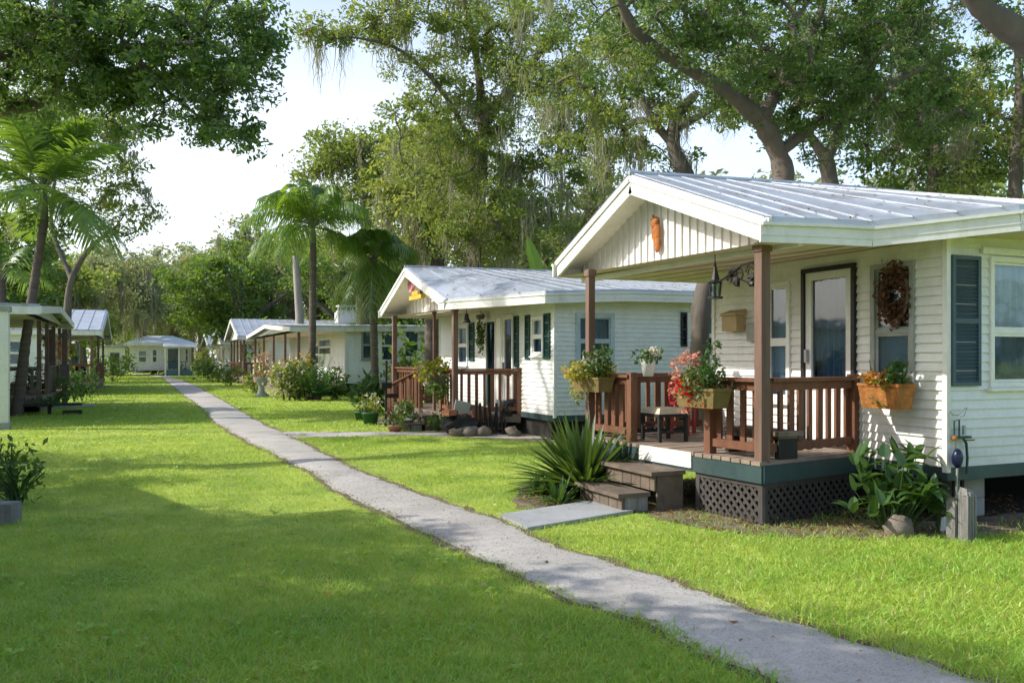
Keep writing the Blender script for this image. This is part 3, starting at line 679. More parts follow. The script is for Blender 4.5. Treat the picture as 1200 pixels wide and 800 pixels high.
q=gnd(1106,627); t=thing('plant_tag','small white tag on a thin stake beside the stumps','plant tag',q)
mb=MB(); mb.box(q+V(0,0,.11),(.085,.012,.13),rz=.2,rx=.08); part('card',mb,M['white'],t)
mb=MB(); mb.tube([q,q+V(0,.008,.1)],.006,5); part('stake',mb,M['steel'],t)
# strap-leaved clump by the steps
q=gnd(684,578); g=random.Random(8); t=thing('strap_leaf_plant','large strap-leaved green plant beside the wooden porch steps','plant',q)
mb=MB(); plantclump(mb,q,300,1.08,.2,g,.092,.5); part('leaves',mb,M['strap'],t)
mb=MB(); plantclump(mb,q,50,.7,.25,g,.04,1.2); part('old_leaves',mb,M['strap'],t)
q=gnd(748,572); t=thing('ground_fern','low fern spreading at the edge of the concrete slab','plant',q)
mb=MB(); plantclump(mb,gnd(655,590),60,.42,.2,g,.03,.6); plantclump(mb,gnd(630,580),40,.35,.2,g,.03,.6); part('leaves',mb,M['plantleaf'],t)
# broad leafy plant in front of lattice end
def broadleaf(label,q,h,r,n,seed,m='plantleaf',size=.2,name='leafy_plant',group=None,stemn=16,up=.2):
    g=np.random.default_rng(seed); t=thing(name,label,'plant',q,group); q=np.array(q)
    mb=MB(); sm=MB()
    pts=bush_points(q+V(0,0,h*.55),(r,r,h*.5),n,g,.3); pts[:,2]=np.clip(pts[:,2],q[2]+.03,None)
    mb.leaves(pts,size,g,.42,up,droop=.4); part('foliage',mb,M[m],t)
    for i in range(stemn):
        e=pts[g.integers(n)]; a=q+V(g.uniform(-.2,.2)*r,g.uniform(-.2,.2)*r,0); sm.tube([a,(a+e)/2+V(0,0,.1*h),e],.006+.004*h,5)
    part('stems',sm,M['plantleaf'],t); return t
q=gnd(1045,622); t=thing('leafy_plant','broad-leaved green plant growing against the end of the lattice','plant',q); g=random.Random(31); mb=MB(); sm=MB()
for k in range(46):
    a=g.uniform(0,6.283); r=.40*math.sqrt(g.random()); hh=g.uniform(.18,.80)*(1.05-.5*r); e=q+V(math.cos(a)*r,math.sin(a)*r,hh); sm.tube([q+V(math.cos(a)*r*.25,math.sin(a)*r*.25,0),q+V(math.cos(a)*r*.7,math.sin(a)*r*.7,hh*.6),e],[.009,.007,.004],5)
    plantclump(mb,e,g.randint(3,5),.27,.02,g,.095,1.0)
part('leaves',mb,M['plantleaf'],t); part('stems',sm,M['plantleaf'],t)
broadleaf('thin sprig with a few leaves beside the plant tag',gnd(1100,622),.5,.12,22,33,size=.07,stemn=4)
# ================================================================== second home on the right
X1b,Ynb,Yfb=7.65,15.43,22.6; zb2=.5
hw=holeX(X1b,Yfb,537,549,381,428); hd1=holeX(X1b,Yfb,572,582,377,470); hd1=(hd1[0],hd1[1],.46,hd1[3]); hd2=holeX(X1b,Yfb,591,602,371,470); hd2=(hd2[0],hd2[1],.46,hd2[3])
hw2=holeX(X1b,Yfb,624,638,371,417)
sw=holeY(Ynb,X1b,674,719,367,432); sw2=holeY(Ynb,X1b,815,842,366,420)
H2=dict(X0=6.15,X1=X1b,Yn=Ynb,Yf=Yfb,XE=17,zb=zb2,zt=2.82,ztx=.16,holes1=[hw,hd1,hd2,hw2],holes2=[sw,sw2],sid='siding_b',
  ridge=[(6.05,20.8,3.93),(17.5,20,3.98)],
  eave_n=[(6.05,17.98,2.94),(6.7,16.5,2.945),(7.27,15.06,2.95),(9,14.95,3.03),(17.5,14.95,3.1)],
  eave_f=[(6.05,23.2,3.0),(17.5,23.2,3.0)],ribs=.42,fh=.19,rh=.22,XP=6.75,zpanel=2.84,prib=.3,
  posts=[(6.34,17.72,.41,2.78,.11),(6.2,22.1,.41,2.78,.11),(6.32,19.1,.41,2.78,.06)],
  deck=[(6.32,17.7),(7.63,17.06),(7.63,22.5),(6.14,22.5)],dz=.43,band=.13,bandm='oldwood',piers=[8.2,10.6,13])
home2=hero_home('second white mobile home with dark brown porch railing and bottle green shutters','mobile homes along the right of the path',H2)
f1,f2=H2['fr1'],H2['fr2']
window(home2,f1,*hw,frame='trim',cur='curtain',cur_lo='curtain')
window(home2,f1,*hw2,frame='trim',cur='curtain',cur_lo='curtain_b')
glassdoor(home2,f1,*hd1,outer='trim',inner='greenshutter',panel=.04,w=.05)
glassdoor(home2,f1,*hd2,outer='trim',inner='white',panel=.36,cur=None,w=.06)
for a,b,pt,pb in ((551,557,378,423),(604,609,370,430),(617,622.5,369,421),(639,646,367,421)):
    s_=holeX(X1b,Yfb,a,b,pt,pb); shutter(home2,f1,*s_,m='greenshutter')
s_=holeX(X1b,Yfb,583.5,589,373,440); mb=MB(); mb.obox(f1,s_[0],s_[1],.016,.05,.46,s_[3]); part('sidelight_panel',mb,M['trim'],home2)
window(home2,f2,*sw,frame='blueprop',cur='curtain_b',cur_lo='curtain_b',w=.09)
window(home2,f2,*sw2,frame='trim',cur='curtain_b',cur_lo=None,w=.08)
s_=holeY(Ynb,X1b,797,804,366,406); shutter(home2,f2,*s_,m='black')
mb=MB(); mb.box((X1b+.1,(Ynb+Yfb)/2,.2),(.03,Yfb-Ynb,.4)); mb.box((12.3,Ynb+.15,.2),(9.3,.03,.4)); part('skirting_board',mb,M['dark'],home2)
D2=[V(*q,0) for q in H2['deck']]; A2,B2,C2,E2=D2
k0=onedge(489,A2,E2)+V(.08,0,0); k1=onedge(514,A2,E2)+V(.08,0,0)
railing(home2,A2+V(.08,0.02,0),B2+V(-.02,.03,0),.43,h=.98,bw=.07,gap=.17,seed=7,post0=False)
railing(home2,k1,A2+V(.08,.05,0),.43,h=.98,seed=8,gap=.18,post1=False)
railing(home2,V(6.25,22.4,0),k0,.43,h=.98,seed=9,gap=.2)
railing(home2,V(6.2,22.42,0),V(7.6,22.42,0),.43,h=.98,seed=10,gap=.25,post0=False,post1=False)
sr=gnd(457,497); railing(home2,k0,sr,.43,h=.95,seed=11,gap=.22,zb=-.40,post0=False,label='sloping stair railing')
steps('two grey wooden steps up to the second porch',[(-.34,0,-.5,.45,.36),(-.66,-.36,-.45,.40,.18)],(onedge(506,A2,E2)[0]-.02,onedge(506,A2,E2)[1],0))
# pieces at the second home
c=V(6.55,17.55,2.52); mb=MB(); mb.tube([c+V(0,0,.24),c+V(0,0,.1)],.008,5); mb.lathe([(.01,.12),(.04,.10),(.055,0),(.10,-.07),(.10,-.09),(.001,-.09)],c,10)
mb.cm=0; solo('porch_bell','black bell lamp hanging under the second porch roof','bell lamp',c) if False else None
o=solo('porch_bell',mb,M['iron'],'black bell-shaped lamp hanging under the second porch roof','bell lamp',c)
c=onX(563,7.45,392); t=thing('hanging_plant','trailing dark plant hanging on the second home porch wall','hanging plant',(c[0],c[1],c[2]-.4)); g=np.random.default_rng(41)
mb=MB(); mb.leaves(bush_points(c,(.12,.16,.48),420,g,.2),.08,g,.5,0,droop=.8); part('foliage',mb,M['leaf_mid'],t)
mb=MB(); mb.tube([c+V(0,0,.75),c+V(0,0,.4)],.006,4); mb.lathe([(.001,-.06),(.09,-.05),(.12,.05)],c+V(0,0,.42),10); part('basket',mb,M['oldwood'],t)
c=onX(484,6.35,342); t=thing('gable_shelf','yellow shelf with a pink heart ornament in the second gable','ornament',c)
mb=MB(); mb.box(c+V(.0,-.35,-.16),(.12,1.0,.10)); mb.box(c+V(.0,-.30,-.05),(.10,.5,.10)); part('shelf',mb,M['yellowc'],t)
mb=MB(); mb.hexa([c+V(-.04,.10,-.02),c+V(.04,.10,-.02),c+V(.04,.16,-.02),c+V(-.04,.16,-.02),c+V(-.04,-.18,.2),c+V(.04,-.18,.2),c+V(.04,.38,.2),c+V(-.04,.38,.2)]); mb.blob(c+V(0,.25,.22),(.05,.15,.12),1); mb.blob(c+V(0,-.05,.22),(.05,.15,.12),2); part('heart',mb,M['pinkc'],t)
mb=MB(); mb.box(c+V(0,-.55,.02),(.08,.3,.25)); part('brown_board',mb,M['oldwood'],t)
c=onedge(516,A2,E2)+V(-.12,0,1.02)
planter('overflowing basket of yellow flowers on the second porch railing',c,(0,-1),.7,.2,.3,'oldwood',[('lime',420,.10,.1,(.45,.3),.36,.12),('yelfl',200,.08,-.05,(.42,.3),.3,.12),('whitefl',110,.08,.1,(.35,.25),.25,-.05),('leaf_mid',260,.09,.3,(.3,.3),.3,-.25)],51,group=None)
c=onedge(522,A2,E2)+V(-.2,0,.02); t=broadleaf('low green plant at the foot of the second porch post',c,.45,.28,110,52,size=.12)
# scrap under the deck
c=onedge(560,A2,B2); c=gnd(572,509.6); t=thing('scrap_heap','heap of dark scrap metal tubes and sheets under the second porch railing','scrap heap',c)
g=random.Random(61)
for k in range(7):
    mb=MB(); x=c+V(-.25+.12*k,.05+g.uniform(-.1,.1),0); mb.tube([x,x+V(g.uniform(-.1,.1),.05,g.uniform(.45,.8))],.03,6); part('pipe',mb,M['scrap'],t)
mb=MB(); th=np.linspace(0,6.3,22); w=c+V(.62,.1,.56); mb.tube(np.stack([w[0]+.16*np.cos(th),np.full(22,w[1]),w[2]+.16*np.sin(th)],1),.05,8); part('wheel_ring',mb,M['scrap'],t)
mb=MB(); mb.blob(c+V(-.55,.2,.22),(.42,.3,.22),5,12,8,.2); part('black_tarp',mb,M['black'],t)
mb=MB(); mb.hexa([c+V(.3,.22,.3),c+V(.95,.22,.2),c+V(.95,.26,.2),c+V(.3,.26,.3),c+V(.3,.22,.75),c+V(.9,.22,.7),c+V(.9,.26,.7),c+V(.3,.26,.75)]); mb.box(c+V(-.5,.25,.62),(.35,.05,.22),ry=.2); part('sheet',mb,M['steel'],t)
mb=MB(); mb.box(c+V(-.1,.2,.45),(.3,.2,.22),rz=.3); mb.box(c+V(-.85,.1,.5),(.25,.2,.12),rz=.5); part('crate',mb,M['terr'],t)
for i,(px,w,lab) in enumerate(((536,.23,'leftmost stone in the row edging the second porch'),(551,.22,'middle stone in the row edging the second porch'),(566,.17,'pale stone right of centre in the row edging the second porch'),(601,.16,'small stone at the right end below the second porch railing'))):
    q=gnd(px,511); mb=MB(); mb.blob(q+V(0,0,.09),(w,.17,.12),70+i,9,6,.30); solo('edging_stone',mb,M['stone'],lab,'stone',q,group='stones edging the second porch',smooth=True)
# pots left of stairs at home 2
def pot(label,q,h,r,potm,leafm,n,rad,hh,size,seed,flower=None,name='potted_plant'):
    g=np.random.default_rng(seed); q=np.array(q); t=thing(name,label,'potted plant',q)
    mb=MB(); mb.lathe([(.001,0.0),(r*.75,0.0),(r,h),(r*1.06,h),(r*1.06,h-.04),(r*.9,h-.02),(.001,h-.03)],q,14); part('pot',mb,M[potm],t,smooth=True)
    mb=MB(); mb.leaves(bush_points(q+V(0,0,h+hh*.6),(rad,rad,hh*.7),n,g,.2),size,g,.45,.1); part('foliage',mb,M[leafm],t)
    if flower: mb=MB(); mb.leaves(bush_points(q+V(0,0,h+hh*.8),(rad,rad,hh*.7),n//4,g,.6),size*.7,g,.7); part('flowers',mb,M[flower],t)
    return t
pot('green plastic pot with pale flowers on the lawn by the second porch stairs',gnd(434,497),.30,.22,'greenpot','lime',160,.32,.35,.12,81,'whitefl')
pot('dark green pot of leaves left of the pale flowered pot',gnd(424,493),.25,.2,'greenpot','plantleaf',120,.25,.3,.12,82)
pot('grey pot with broad leaves beside the second porch steps',gnd(475,504),.26,.2,'greypot','plantleaf',150,.26,.38,.13,83)
pot('low pot of cream flowers beside the stair railing',gnd(463,506),.12,.16,'terr','leaf_mid',120,.26,.25,.09,84,'whitefl')
broadleaf('tall leafy bromeliad with orange flower behind the pots',gnd(432,486),1.25,.5,190,85,size=.34,m='plantleaf',up=.0)
broadleaf('bushy green climber leaning on the second stair railing',gnd(470,488)+V(.2,.6,0),1.9,.55,260,86,size=.26,m='leaf_mid')
q=gnd(452,500); t=thing('garden_pole','thin dark garden pole standing left of the second stairs','pole',q); mb=MB(); mb.tube([q,q+V(.02,0,1.6)],.03,6); part('shaft',mb,M['iron'],t); mb=MB(); mb.box(q+V(0,0,1.0),(.25,.2,.14)); mb.box(q+V(.15,0,.75),(.22,.15,.1)); part('tray',mb,M['iron'],t)
# ================================================================== simpler homes (farther off)
def far_home(label,group,xf,xw,y0,y1,xe,side=1,zb=.55,ze=2.85,zr=3.75,porch=(0,1),roof='gable',win_s=(),win_f=(),posts=3,rail=True,sid='siding_b',railm='rail',over=.4,steps_=True,roofm='metalroof'):
    """street end wall at x=xw, porch out to x=xf, long axis along x; side=+1 right row (extends to +x)"""
    s=side; home=thing('mobile_home',label,'mobile home',((xw+xe)/2,(y0+y1)/2,0),group)
    frf=Fr((xw,y1),(0,-1),(-1,0)) if s>0 else Fr((xw,y0),(0,1),(1,0))
    frs=Fr((xw,y0),(1,0),(0,-1)) if s>0 else Fr((xe,y0),(1,0),(0,-1))
    Lf=y1-y0; Ls=abs(xe-xw)
    hs=[(a,b,c,d) for (a,b,c,d,*_) in win_s]; hf=[(a,b,c,d) for (a,b,c,d,*_) in win_f]
    box_wall(home,frf,Lf,zb,ze+.1,hf,m=sid,lap=.15,label='street end wall'); box_wall(home,frs,Ls,zb,ze+.1,hs,m=sid,lap=.15,label='long side wall')
    mb=MB(); mb.box(((xw+xe)/2,y1,(zb+ze)/2),(Ls,.04,ze-zb)); mb.box((xe,(y0+y1)/2,(zb+ze)/2),(.04,Lf,ze-zb)); part('wall',mb,M[sid],home)
    mb=MB(); mb.box((xw-.01*s,y0-.01,(zb+ze)/2),(.1,.1,ze-zb)); part('corner_trim',mb,M['trim'],home)
    mb=MB(); mb.box(((xw+xe)/2,(y0+y1)/2,zb-.08),(Ls-.1,Lf-.1,.14)); part('floor',mb,M['dark'],home)
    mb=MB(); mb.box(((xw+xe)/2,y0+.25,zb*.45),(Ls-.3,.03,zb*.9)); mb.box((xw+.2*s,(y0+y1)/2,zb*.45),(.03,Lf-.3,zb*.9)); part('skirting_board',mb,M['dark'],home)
    for k in range(2):
        mb=MB(); x=xw+s*(.7+2.4*k); mb.box((x,y0+.1,.25),(.4,.2,.5)); part('pier',mb,M['block'],home)
    for w in win_s: window(home,frs,*w[:4],frame=w[4] if len(w)>4 else 'trim',cur='curtain_b',cur_lo=None if len(w)>5 else 'curtain_b',w=.08)
    for w in win_f:
        if len(w)>5: glassdoor(home,frf,*w[:4],outer='trim',inner=w[4],panel=.3,cur=None)
        else: window(home,frf,*w[:4],frame=w[4] if len(w)>4 else 'trim',cur='curtain_b',w=.08)
    yc=(y0+y1)/2; X=sorted((xf-.3*s,xe+.3*s)); xa,xb=X
    a,b=(xf-.35*s,xe+.3*s) if s>0 else (xe-.3,xf+.35)
    lo,hi=min(a,b),max(a,b)
    if roof=='gable':
        rd=[(lo,yc,zr),(hi,yc,zr)]; en=[(lo,y0-over,ze),(hi,y0-over,ze)]; ef=[(lo,y1+over,ze),(hi,y1+over,ze)]
    else:   # low shed that tips towards the street at the porch
        rd=[(lo,yc,zr),(hi,yc,zr)]; en=[(lo,y0-over,ze),(hi,y0-over,ze+.2)]; ef=[(lo,y1+over,ze),(hi,y1+over,ze+.2)]
    roof_slope(home,rd,en,lo,hi,.5,rw=.05,rh=.04,m=roofm); roof_slope(home,rd,ef,lo,hi,.5,rw=.05,rh=.04,m=roofm)
    mb=MB()
    for p in (en,ef): mb.beam(V(*p[0])-V(0,0,.13),V(*p[1])-V(0,0,.13),.04,.2)
    xg=lo if s>0 else hi
    for c in (en,ef): mb.beam(lerp(rd,xg)-V(.02*s,0,.11),lerp(c,xg)-V(.02*s,0,.11),.04,.2)
    part('fascia',mb,M['fascia'],home)
    xp=xf if roof=='gable' else xf
    mb=MB(); mb.poly(lerp(rd,xp)-V(0,0,.06),lerp(en,xp)-V(0,-.2,.12),lerp(ef,xp)-V(0,.2,.12)); part('gable_panel',mb,M['gable'],home)
    mb=MB(); dz=-.23
    for q,w in ((xf,xw),(xw,xe)): mb.poly(lerp(en,min(q,w))+V(0,0,dz),lerp(en,max(q,w))+V(0,0,dz),lerp(ef,max(q,w))+V(0,0,dz),lerp(ef,min(q,w))+V(0,0,dz))
    part('porch_ceiling',mb,M['soffit'],home)
    ya,yb=y0+porch[0]*Lf,y0+porch[1]*Lf; dz=zb-.06
    mb=MB(); mb.box(((xf+xw)/2,(ya+yb)/2,dz-.03),(abs(xf-xw)-.03,yb-ya,.06)); part('porch_deck',mb,M['deck'],home)
    mb=MB(); mb.box((xf,(ya+yb)/2,dz-.15),(.04,yb-ya,.18)); mb.box(((xf+xw)/2,ya,dz-.15),(abs(xf-xw),.04,.18)); mb.box((xf+.06*s,(ya+yb)/2,dz*.4),(.02,yb-ya-.1,dz*.75)); part('rim_board',mb,M['oldwood'],home)
    for k in range(posts):
        y=ya+.1+(yb-ya-.2)*k/max(1,posts-1); mb=MB(); mb.box((xf+.08*s,y,(dz+ze-.2)/2),(.11,.11,ze-.2-dz)); part('porch_post',mb,M['post' if railm!='trim' else 'trim'],home)
    if rail:
        railing(home,(xf+.08*s,yb-.05),(xf+.08*s,ya+(yb-ya)*.35),dz,h=.9,gap=.28,bw=.1,m=railm,seed=int(y0))
        railing(home,(xf+.1*s,ya+.06),(xw-.05*s,ya+.06),dz,h=.9,gap=.28,bw=.1,m=railm,seed=int(y0)+1,post1=False)
    return home
def facing(Yw,Xs,px0,px1,pt,pb): return holeY(Yw,Xs,px0,px1,pt,pb)
RG='mobile homes along the right of the path'; LG='mobile homes along the left of the lawn'
# third home
xw3,y3=8.3,37.5
w1=facing(y3,xw3,423,440,386,422); w2=facing(y3,xw3,445,463,386,424); w3=facing(y3,xw3,473,492,384,420)
g1=holeX(xw3,53,374,388,396,417); g2=holeX(xw3,53,394,402,388,424)
h3=far_home('third white mobile home, low roofed with a vent cap, behind the flowering hedge',RG,6.2,xw3,y3,53,19,ze=3.02,zr=3.4,roof='shed',win_s=[w1+('greypot',),w2+('trim',),w3+('trim',)],win_f=[(8.2,9.4,1.3,2.4),g1],posts=5,rail=False)
s_=(w3[0]-.1,w3[1]+.1,w3[2]-.1,w3[3])
q=onY(405,41,368); t=thing('roof_vent','white box vent with a raised cap on the third home roof','roof vent',(q[0],41,3.4))
mb=MB(); mb.box((q[0],41,3.62),(.9,.8,.5)); part('case',mb,M['white'],t); mb=MB(); mb.box((q[0],41,3.92),(.75,.65,.09)); [mb.box((q[0]+a,41+b,4.04),(.05,.05,.24)) for a in (-.3,0,.3) for b in (-.25,.25)]; mb.box((q[0],41,4.18),(.8,.7,.06)); part('cap',mb,M['white'],t)
c=onX(325,7.6,408); t=thing('red_chair','red seat visible through the open porch of the third home','chair',(c[0],c[1],.5)); 
mb=MB(); mb.box((c[0],c[1],.95),(.9,.8,.15)); part('seat',mb,M['red'],t); mb=MB(); mb.box((c[0]+.4,c[1],1.3),(.15,1.0,.6)); part('backrest',mb,M['red'],t)
far_home('fourth mobile home with a striped white gable roof and reddish railing',RG,5.9,7.5,56,64.5,18,ze=3.05,zr=4.3,win_s=[(1.2,2.4,1.3,2.4)],win_f=[(1.0,2.0,.56,2.6,'bluec','d'),(3.2,4.4,1.3,2.5),(5.6,6.6,.56,2.6,'white','d')],posts=5,over=.3,sid='trim')
far_home('fifth mobile home with open porch beyond the striped gable',RG,5.9,7.5,68,77,18,ze=2.95,zr=3.9,win_s=[(1.2,2.4,1.3,2.4)],win_f=[(1.4,3.0,1.2,2.5),(5.0,6.2,.56,2.6,'bluec','d')],posts=3,railm='trim')
far_home('farthest mobile home of the right row, small behind yellow bushes',RG,5.9,7.5,82,91,18,ze=2.9,zr=4.0,win_s=[(1.2,2.4,1.3,2.4)],win_f=[(2,3.5,1.2,2.5),(5.0,6.2,.56,2.6,'white','d')],posts=3,railm='trim')
# left row
far_home('nearest left mobile home behind the leaning palm, its porch crowded with ornaments',LG,-2.7,-4.4,25,36,-16,side=-1,ze=3.0,zr=3.3,win_s=[(9,10.2,1.3,2.4)],win_f=[(3.2,4.6,1.25,2.6,'trim'),(6.4,7.9,1.4,2.5,'trim'),(9.0,10.0,.56,2.6,'white','d')],posts=4,rail=True,railm='oldwood',over=.3,porch=(.35,1))
far_home('farther left mobile home with pale metal roof and red-brown porch rail',LG,-2.0,-3.8,44,57,-15,side=-1,ze=2.95,zr=4.2,win_s=[(8.6,10.2,1.3,2.5,'trim')],win_f=[(2.0,3.6,1.3,2.5,'trim'),(6,7,.56,2.6,'white','d')],posts=3,railm='rail',over=.3)
# the left mobile home beside the camera: only its shadow reaches the lawn
far_home('left mobile home beside the foreground lawn',LG,-4.4,-6.0,7.2,13.4,-18,side=-1,ze=2.9,zr=3.9,posts=3)
far_home('left mobile home closest to the photographer',LG,-5.0,-6.6,-8,1.5,-18,side=-1,ze=2.9,zr=3.9,posts=3)
# white column near the left frame edge
q=gnd(3,503); t=thing('porch_column','pale square column of the left home at the picture edge','column',q)
mb=MB(); mb.box(q+V(0,0,1.45),(.26,.26,2.6)); part('shaft',mb,M['trim'],t); mb=MB(); mb.box(q+V(0,0,.08),(.32,.32,.16)); mb.box(q+V(0,0,2.8),(.34,.34,.12)); part('base',mb,M['greypot'],t)
# end-of-street home
t=thing('mobile_home','pale mobile home with hipped roof closing the far end of the lawn','mobile home',tuple(gnd(188,438.5)*V(1,1,0)),'homes at the street end')
def FX(px,Y): return onY(px,Y)[0]
Y8=90.0; xa,xm,xb=FX(152,Y8),FX(193,Y8),FX(224,Y8)
fr=Fr((xa,Y8),(1,0),(0,-1)); L=xb-xa; u1=xm-xa
mb=MB(); siding(mb,fr,L,.5,3.2,[(u1*.22,u1*.5,1.2,2.5),(u1*.62,u1*.8,1.2,2.6),(u1+.3,u1+1.4,.55,2.6),(u1+1.8,L-.2,1.3,2.7)],.2); part('wall',mb,M['siding'],t,label='front wall')
mb=MB(); mb.box((xa,Y8+3,1.85),(.05,6,2.7)); mb.box((xb,Y8+3,1.85),(.05,6,2.7)); mb.box(((xa+xb)/2,Y8+6,1.85),(L,.05,2.7)); part('wall',mb,M['siding'],t)
window(t,fr,u1*.22,u1*.5,1.2,2.5,frame='trim',w=.1); window(t,fr,u1*.62,u1*.8,1.2,2.6,frame='trim',cur='curtain_b',w=.1); glassdoor(t,fr,u1+.3,u1+1.4,.55,2.6,outer='trim',inner='bluec',cur=None); window(t,fr,u1+1.8,L-.2,1.3,2.7,frame='trim',cur='curtain_b',w=.1)
mb=MB(); e=[V(xa-.5,Y8-.6,3.15),V(xb+.5,Y8-.6,3.15),V(xb+.5,Y8+6.4,3.15),V(xa-.5,Y8+6.4,3.15)]; r0,r1=V(xa+1.6,Y8+3,3.95),V(xb-1.6,Y8+3,3.95)
mb.poly(e[0],e[1],r1,r0); mb.poly(e[1],e[2],r1); mb.poly(e[2],e[3],r0,r1); mb.poly(e[3],e[0],r0); part('roof',mb,M['whiteroof'],t)
mb=MB(); 
for i in range(4): mb.beam(e[i]-V(0,0,.14),e[(i+1)%4]-V(0,0,.14),.06,.22)
part('fascia',mb,M['fascia'],t)
mb=MB(); mb.poly(V(xm-.2,Y8-2.6,2.85),V(xb+.4,Y8-2.6,2.85),V(xb+.4,Y8-.4,3.2),V(xm-.2,Y8-.4,3.2)); mb.beam(V(xm-.2,Y8-2.6,2.78),V(xb+.4,Y8-2.6,2.78),.05,.16); part('porch_roof',mb,M['whiteroof'],t)
for x in (xm,(xm+xb)/2,xb+.2): mb=MB(); mb.box((x,Y8-2.5,1.4),(.14,.14,2.8)); part('porch_post',mb,M['trim'],t)
mb=MB(); mb.box(((xm+xb)/2,Y8-1.3,.27),(xb-xm,2.4,.54)); part('porch_deck',mb,M['bluec'],t)
mb=MB(); mb.box(((xm+xb)/2,Y8-2.45,1.35),(xb-xm-.2,.04,.06)); [mb.box((xm+.4+k*.35,Y8-2.45,.95),(.06,.04,.8)) for k in range(int((xb-xm-.6)/.35))]; part('railing',mb,M['shutter'],t)
q=gnd(182,440); 
mb=MB(); c=V(xa-1.6,Y8+2,0); t=thing('shed','small white annex left of the far end home','shed',c); mb.box(c+V(0,0,1.4),(2.4,4,2.6)); part('wall',mb,M['siding'],t); mb=MB(); mb.hexa([c+V(-1.4,-2.3,2.72),c+V(1.3,-2.3,2.72),c+V(1.3,2.3,2.72),c+V(-1.4,2.3,2.72),c+V(-1.4,-2.3,2.8),c+V(1.3,-2.3,3.1),c+V(1.3,2.3,3.1),c+V(-1.4,2.3,2.8)]); part('roof',mb,M['metalroof'],t); mb=MB(); mb.box(c+V(.3,-2.03,1.2),(.8,.05,2.0)); part('door',mb,M['inside'],t)

# ================================================================== porch clutter and planting on the left
g=np.random.default_rng(101)
c=at(72,400,31.5); c[2]=1.5
for i,(px,py,d,r,kind,lab,cat) in enumerate([(67,371,31,.22,'leaf_mid','dark hanging fern basket on the left porch','hanging plant'),(55,395,31,.3,'leaf_pale','silvery hanging plant in the left porch','hanging plant'),(83,410,32,.2,'lime','lime green hanging pot at the left porch corner','hanging plant')]):
    p=at(px,py,d); t=thing('hanging_plant',lab,cat,p-V(0,0,r)); mb=MB(); mb.leaves(bush_points(p,(r,r,r*1.4),170,g,.2),.13,g,.5,0,.5); part('foliage',mb,M[kind],t); mb=MB(); mb.lathe([(.001,-r*.4),(r*.5,-r*.35),(r*.6,0)],p,8); mb.tube([p,p+V(0,0,.7)],.012,4); part('basket',mb,M['oldwood'],t)
p=at(68,411,30.8); t=thing('porch_wreath','pink and white flower wreath on the left porch railing','wreath',p-V(0,0,.4)); mb=MB(); mb.leaves(bush_points(p,(.35,.35,.4),160,g,.6),.13,g,.6); part('flowers',mb,M['pinkfl'],t); mb=MB(); mb.leaves(bush_points(p-V(.3,0,.45),(.5,.35,.4),160,g,.5),.13,g,.6); part('white_flowers',mb,M['whitefl'],t)
for px,lab in ((76,'dark brown carved post at the left porch corner'),(58,'dark brown post beside the silvery hanging plant')):
    p=gnd(px,474); t=thing('carved_post',lab,'post',p); mb=MB(); mb.box(p+V(0,0,1.35),(.17,.17,2.7)); part('shaft',mb,M['post'],t); mb=MB(); mb.box(p+V(0,0,1.1),(.3,.3,.7)); mb.box(p+V(0,0,2.5),(.26,.26,.12)); part('collar',mb,M['oldwood'],t)
p=gnd(93,456); t=thing('rubbish_bin','dark cylindrical bin in front of the farther left home','bin',p); mb=MB(); mb.lathe([(.001,.01),(.32,.01),(.40,1.05),(.001,1.05)],p,14); part('body',mb,M['bin'],t,smooth=True); mb=MB(); mb.lathe([(.44,1.05),(.44,1.12),(.25,1.22),(.001,1.25)],p,14); part('lid',mb,M['bin'],t,smooth=True)
p=gnd(89,455)+V(-.3,.6,0); t=thing('utility_cabinet','pale blue grey cabinet behind the dark bin','cabinet',p); mb=MB(); mb.box(p+V(0,0,1.25),(.9,.6,2.5)); part('case',mb,M['blueprop'],t); mb=MB(); mb.box(p+V(.2,-.31,1.6),(.3,.03,.5)); part('panel',mb,M['greypot'],t)
p=gnd(110,453.5); t=thing('white_disc','round white lid leaning at the farther left porch base','lid',p); mb=MB(); mb.lathe([(.001,0),(.42,0),(.42,.06),(.001,.09)],(0,0,0),18)
o=part('disc',mb,M['white'],t,local=True,smooth=False); o.rotation_euler=(R(75),0,R(-15)); o.location=(0,0,.42)
mb=MB(); mb.box(p+V(.2,-.2,.05),(1.2,.7,.1)); part('base_slab',mb,M['concrete'],t)
broadleaf('rounded green shrub on the lawn before the left porch',gnd(92,470),1.35,.85,520,111,size=.17,name='garden_shrub',m='plantleaf')
broadleaf('dark shrub at the end of the farther left home',gnd(133,447),2.0,1.5,520,112,size=.3,name='garden_shrub',m='leaf_mid')
broadleaf('dark leafy shrub between palm trunk and left porch',gnd(33,478),1.4,.6,320,113,size=.18,name='garden_shrub',m='leaf_mid')
broadleaf('small shrub under the left porch posts',gnd(66,476),1.1,.8,300,114,size=.16,name='garden_shrub',m='leaf_mid')
# bench-like low trough by the palm
p=gnd(58,486); t=thing('plant_trough','low dark trough with soil lying beside the palm','trough',p); mb=MB(); mb.box(p+V(0,0,.30),(1.7,.35,.06)); mb.box(p+V(0,0,.16),(.1,.1,.3)); mb.box(p+V(.6,0,.06),(.5,.5,.12)); part('slab',mb,M['dark'],t); mb=MB(); mb.leaves(bush_points(p+V(0,0,.45),(.8,.25,.25),160,np.random.default_rng(3),.2),.12,np.random.default_rng(3)); part('foliage',mb,M['plantleaf'],t)
p=gnd(88,477); mb=MB(); mb.box(p+V(0,0,.03),(1.2,.8,.06)); solo('paving_slab',mb,M['concrete'],'grey paving slab on the lawn before the left porch','slab',p)
